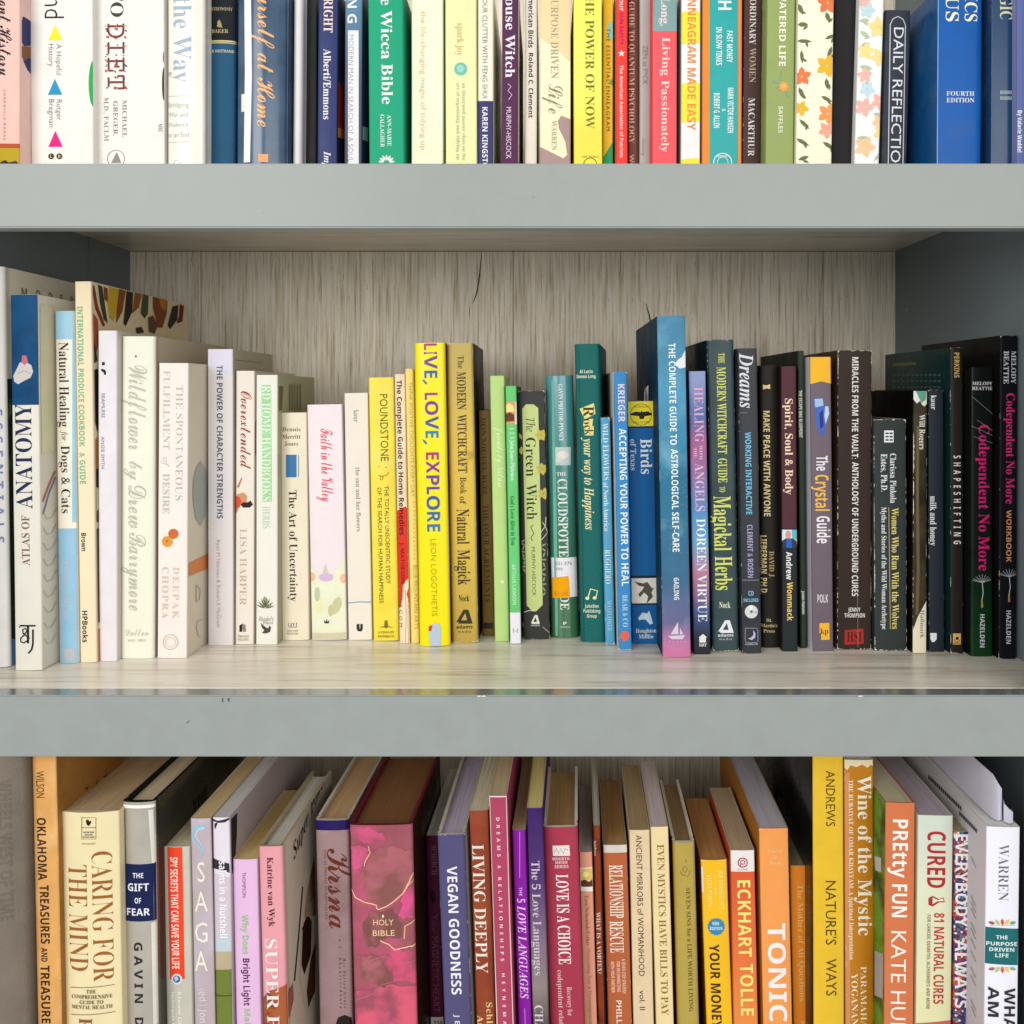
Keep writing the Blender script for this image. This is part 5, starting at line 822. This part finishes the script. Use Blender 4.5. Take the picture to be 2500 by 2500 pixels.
book('ochre book with a shredded white top edge and bold white title',3,(2062,2131,1855,2063,2136,Y3),'bc7a1c',r=.905,d=.17,wear=1.5,rim='e0cfa6',opt=dict(mot=.06,rough=.35))
P('e0d2b0',[(2061,1850),(2131,1850),(2132,1872),(2126,1866),(2118,1874),(2104,1866),(2090,1872),(2076,1868),(2068,1880),(2061,1874)],name='torn_paper'); P('c98a5a',[(2062,1886),(2074,1886),(2076,2500),(2063,2500)],name='faded_strip'); V('Wine of the Mystic','R','f0e6d2',2111,1893,2283,33,name='title_lettering'); V('THE RUBAIYAT OF OMAR KHAYYAM: A Spiritual Interpretation','R','ecdcc0',2078,1903,2342,10); V('PARAMAHANSA','r','eedfc4',2108,2358,2560,14); V('YOGANANDA','r','eedfc4',2086,2375,2540,15)
book('burnt orange spined book with a green garden photo on its cover edge',3,(2162,2234,1960,2158,2230,Y3),'c9744c',r=.94,d=.18,L='6d9a34',page='8d8a76',rim='b8643e',opt=dict(mot=.03,varL=('2c4a1c',30,.45,.6)))
P('c9ccd2',[(2136,2090),(2152,2095),(2152,2130),(2138,2125)],'L'); P('b3b6bc',[(2136,2320),(2160,2330),(2160,2440),(2136,2430)],'L'); V('PREtty','S','f2e6e0',2197,2000,2142,36,name='title_lettering'); V('FUN','S','f2e6e0',2195,2158,2238,36,name='title_lettering'); V('KATE HUDSON','s','efe0d8',2192,2272,2640,36,name='title_lettering')
book('pale green cream book with crimson title and a little flask drawing',3,(2242,2326,1991,2234,2323,Y3),'d0d5c6',r=.94,d=.17,L='d0d0ac',page='827a84',rim='dfe2d6',opt=dict(mot=.03,grad=[(2500,'d9d7a8'),(2200,'d6d8bc'),(1991,'c6d0c6')]),wear=.5)
V('CURED','S','b02832',2285,2029,2167,43,name='title_lettering'); P('b02832',[(2266,2192),(2276,2186),(2292,2194),(2303,2190),(2306,2202),(2292,2202),(2276,2212),(2266,2208)],name='flask_drawing'); P('e9e2cf',[(2276,2190),(2288,2196),(2302,2193),(2303,2199),(2288,2199),(2276,2206)],name='flask_drawing'); V('81 NATURAL CURES','S','b8383c',2291,2228,2450,24,name='title_lettering'); V("FOR CANCER, DIABETES, ALZHEIMER'S AND MORE",'S','8a7a6a',2266,2232,2462,8); P('c45a5a',[(2236,2498),(2324,2490),(2324,2570),(2236,2570)])
book('multicoloured dotted book with stacked thick white capitals',3,(2328,2368,2030,2328,2367,Y3),'4a3f70',r=.94,d=.16,page='7a7058',opt=dict(mot=.02,var=('b8584a',60,.5,.54)))
rg=random.Random(5)
for c,n_ in (('b83040',150),('2b3a7c',150),('3a8a90',110),('e08a3c',100),('7a2f78',90),('dfe0e0',60)):
    multi('confetti_dots',[[(cx+rr_*math.cos(a),cy+rr_*math.sin(a)) for a in (0,1.05,2.1,3.14,4.2,5.25)] for cx,cy,rr_ in [(rg.uniform(2328,2368),2032+470*rg.random()**1.15,rg.uniform(1.5,4.2)) for _ in range(n_)]],c)
V('EVERYBODY','S','f2f0f6',2347,2036,2262,29,name='title_lettering'); V(', ALWAYS.','S','eceaf2',2345,2275,2468,28,name='title_lettering')
book('white lavender book at the lower right with a teal block between petals',3,(2408,2491,2019,2403,2484,Y3),'e2e2ee',r=.985,d=.20,L='cfcad0',page='bdb8ac',bul=.0006,opt=dict(mot=.015))
V('WARREN','q','6d7078',2449,2061,2198,24,name='title_lettering'); P('1f6a70',[(2403,2262),(2486,2267),(2484,2356),(2402,2351)],name='teal_block')
for s,y,wd in (('THE',2287,28),('PURPOSE',2303,74),('DRIVEN',2317,60),('LIFE',2331,32)): H(s,'S','dbe6e6',2445,y,wd,9)
for yb,sg in ((2252,-1),(2364,1)):
    for a,c in ((-78,'a8584a'),(-40,'a3c65a'),(0,'d84a3c'),(40,'efb93f'),(78,'5fa3a0')):
        rd=14 if a in(0,) else 20; cx=2446+ (26 if abs(a)>50 else 12 if a else 0)*(1 if a>0 else -1); cy=yb+sg*(0 if abs(a)>50 else 2)
        P(c,leaf(cx,cy,17,9,sg*(90-a) if a else 90),name='petal_print')
Ln('b9b9c6',[(2416,2258),(2476,2258)],1); Ln('b9b9c6',[(2416,2361),(2476,2361)],1)
V('WHAT ON EARTH','S','2a2a30',2462,2411,2760,26,name='title_lettering'); V('AM I HERE FOR','S','2a2a30',2422,2407,2760,25,name='title_lettering')
multi('cover_lines',[[(2372,y),(2384,y+28),(2383,y+29),(2371,y+1)] for y in (2090,2185,2200,2215,2250,2265,2290,2320,2360,2380,2440,2455)],'9a949a','L'); 
for a,b_,n_ in (((2268,1895),(2350,1975),16),((2344,1984),(2388,2030),9)):
    multi('cover_text',[[(a[0]+(b_[0]-a[0])*i/n_,a[1]+(b_[1]-a[1])*i/n_-4),(a[0]+(b_[0]-a[0])*(i+.7)/n_,a[1]+(b_[1]-a[1])*(i+.7)/n_-4),(a[0]+(b_[0]-a[0])*(i+.7)/n_,a[1]+(b_[1]-a[1])*(i+.7)/n_+6),(a[0]+(b_[0]-a[0])*i/n_,a[1]+(b_[1]-a[1])*i/n_+6)] for i in range(n_)],'4a474c','L')
LB=CUR
# curled loose sheets lying on the last book
wtop=LB.M@Vector((0,0.0,LB.h)); zt=wtop.z+0.0004
def wpt(x,y): p=LB.M@Vector((x,y,LB.h)); return (p.x,p.y)
PW=mat('d3d2e2',.75,.02,.05)
pl=[wpt(-.0035,.17),wpt(-.0035,.12),wpt(-.0035,.07),wpt(-.003,.03),wpt(-.002,.012),wpt(.000,.008),wpt(.003,.010),wpt(.005,.016)]
o=ribbon('loose_sheet',pl,zt,lambda t:zt+0.030-0.014*max(0,t-.55)/.45,PW,'large curled white sheet standing on the last book of the lower shelf','paper')
pl=[wpt(.008,.020),wpt(.006,.014),wpt(.0035,.007),wpt(.0055,.004),wpt(.0085,.006),wpt(.010,.012)]
o=ribbon('loose_sheet',pl,zt,lambda t:zt+0.009+0.003*math.sin(t*5),PW,'small folded white flap curling beside the large sheet at the lower right','paper')
bpy.data.objects.remove(FO); bpy.data.curves.remove(FT)
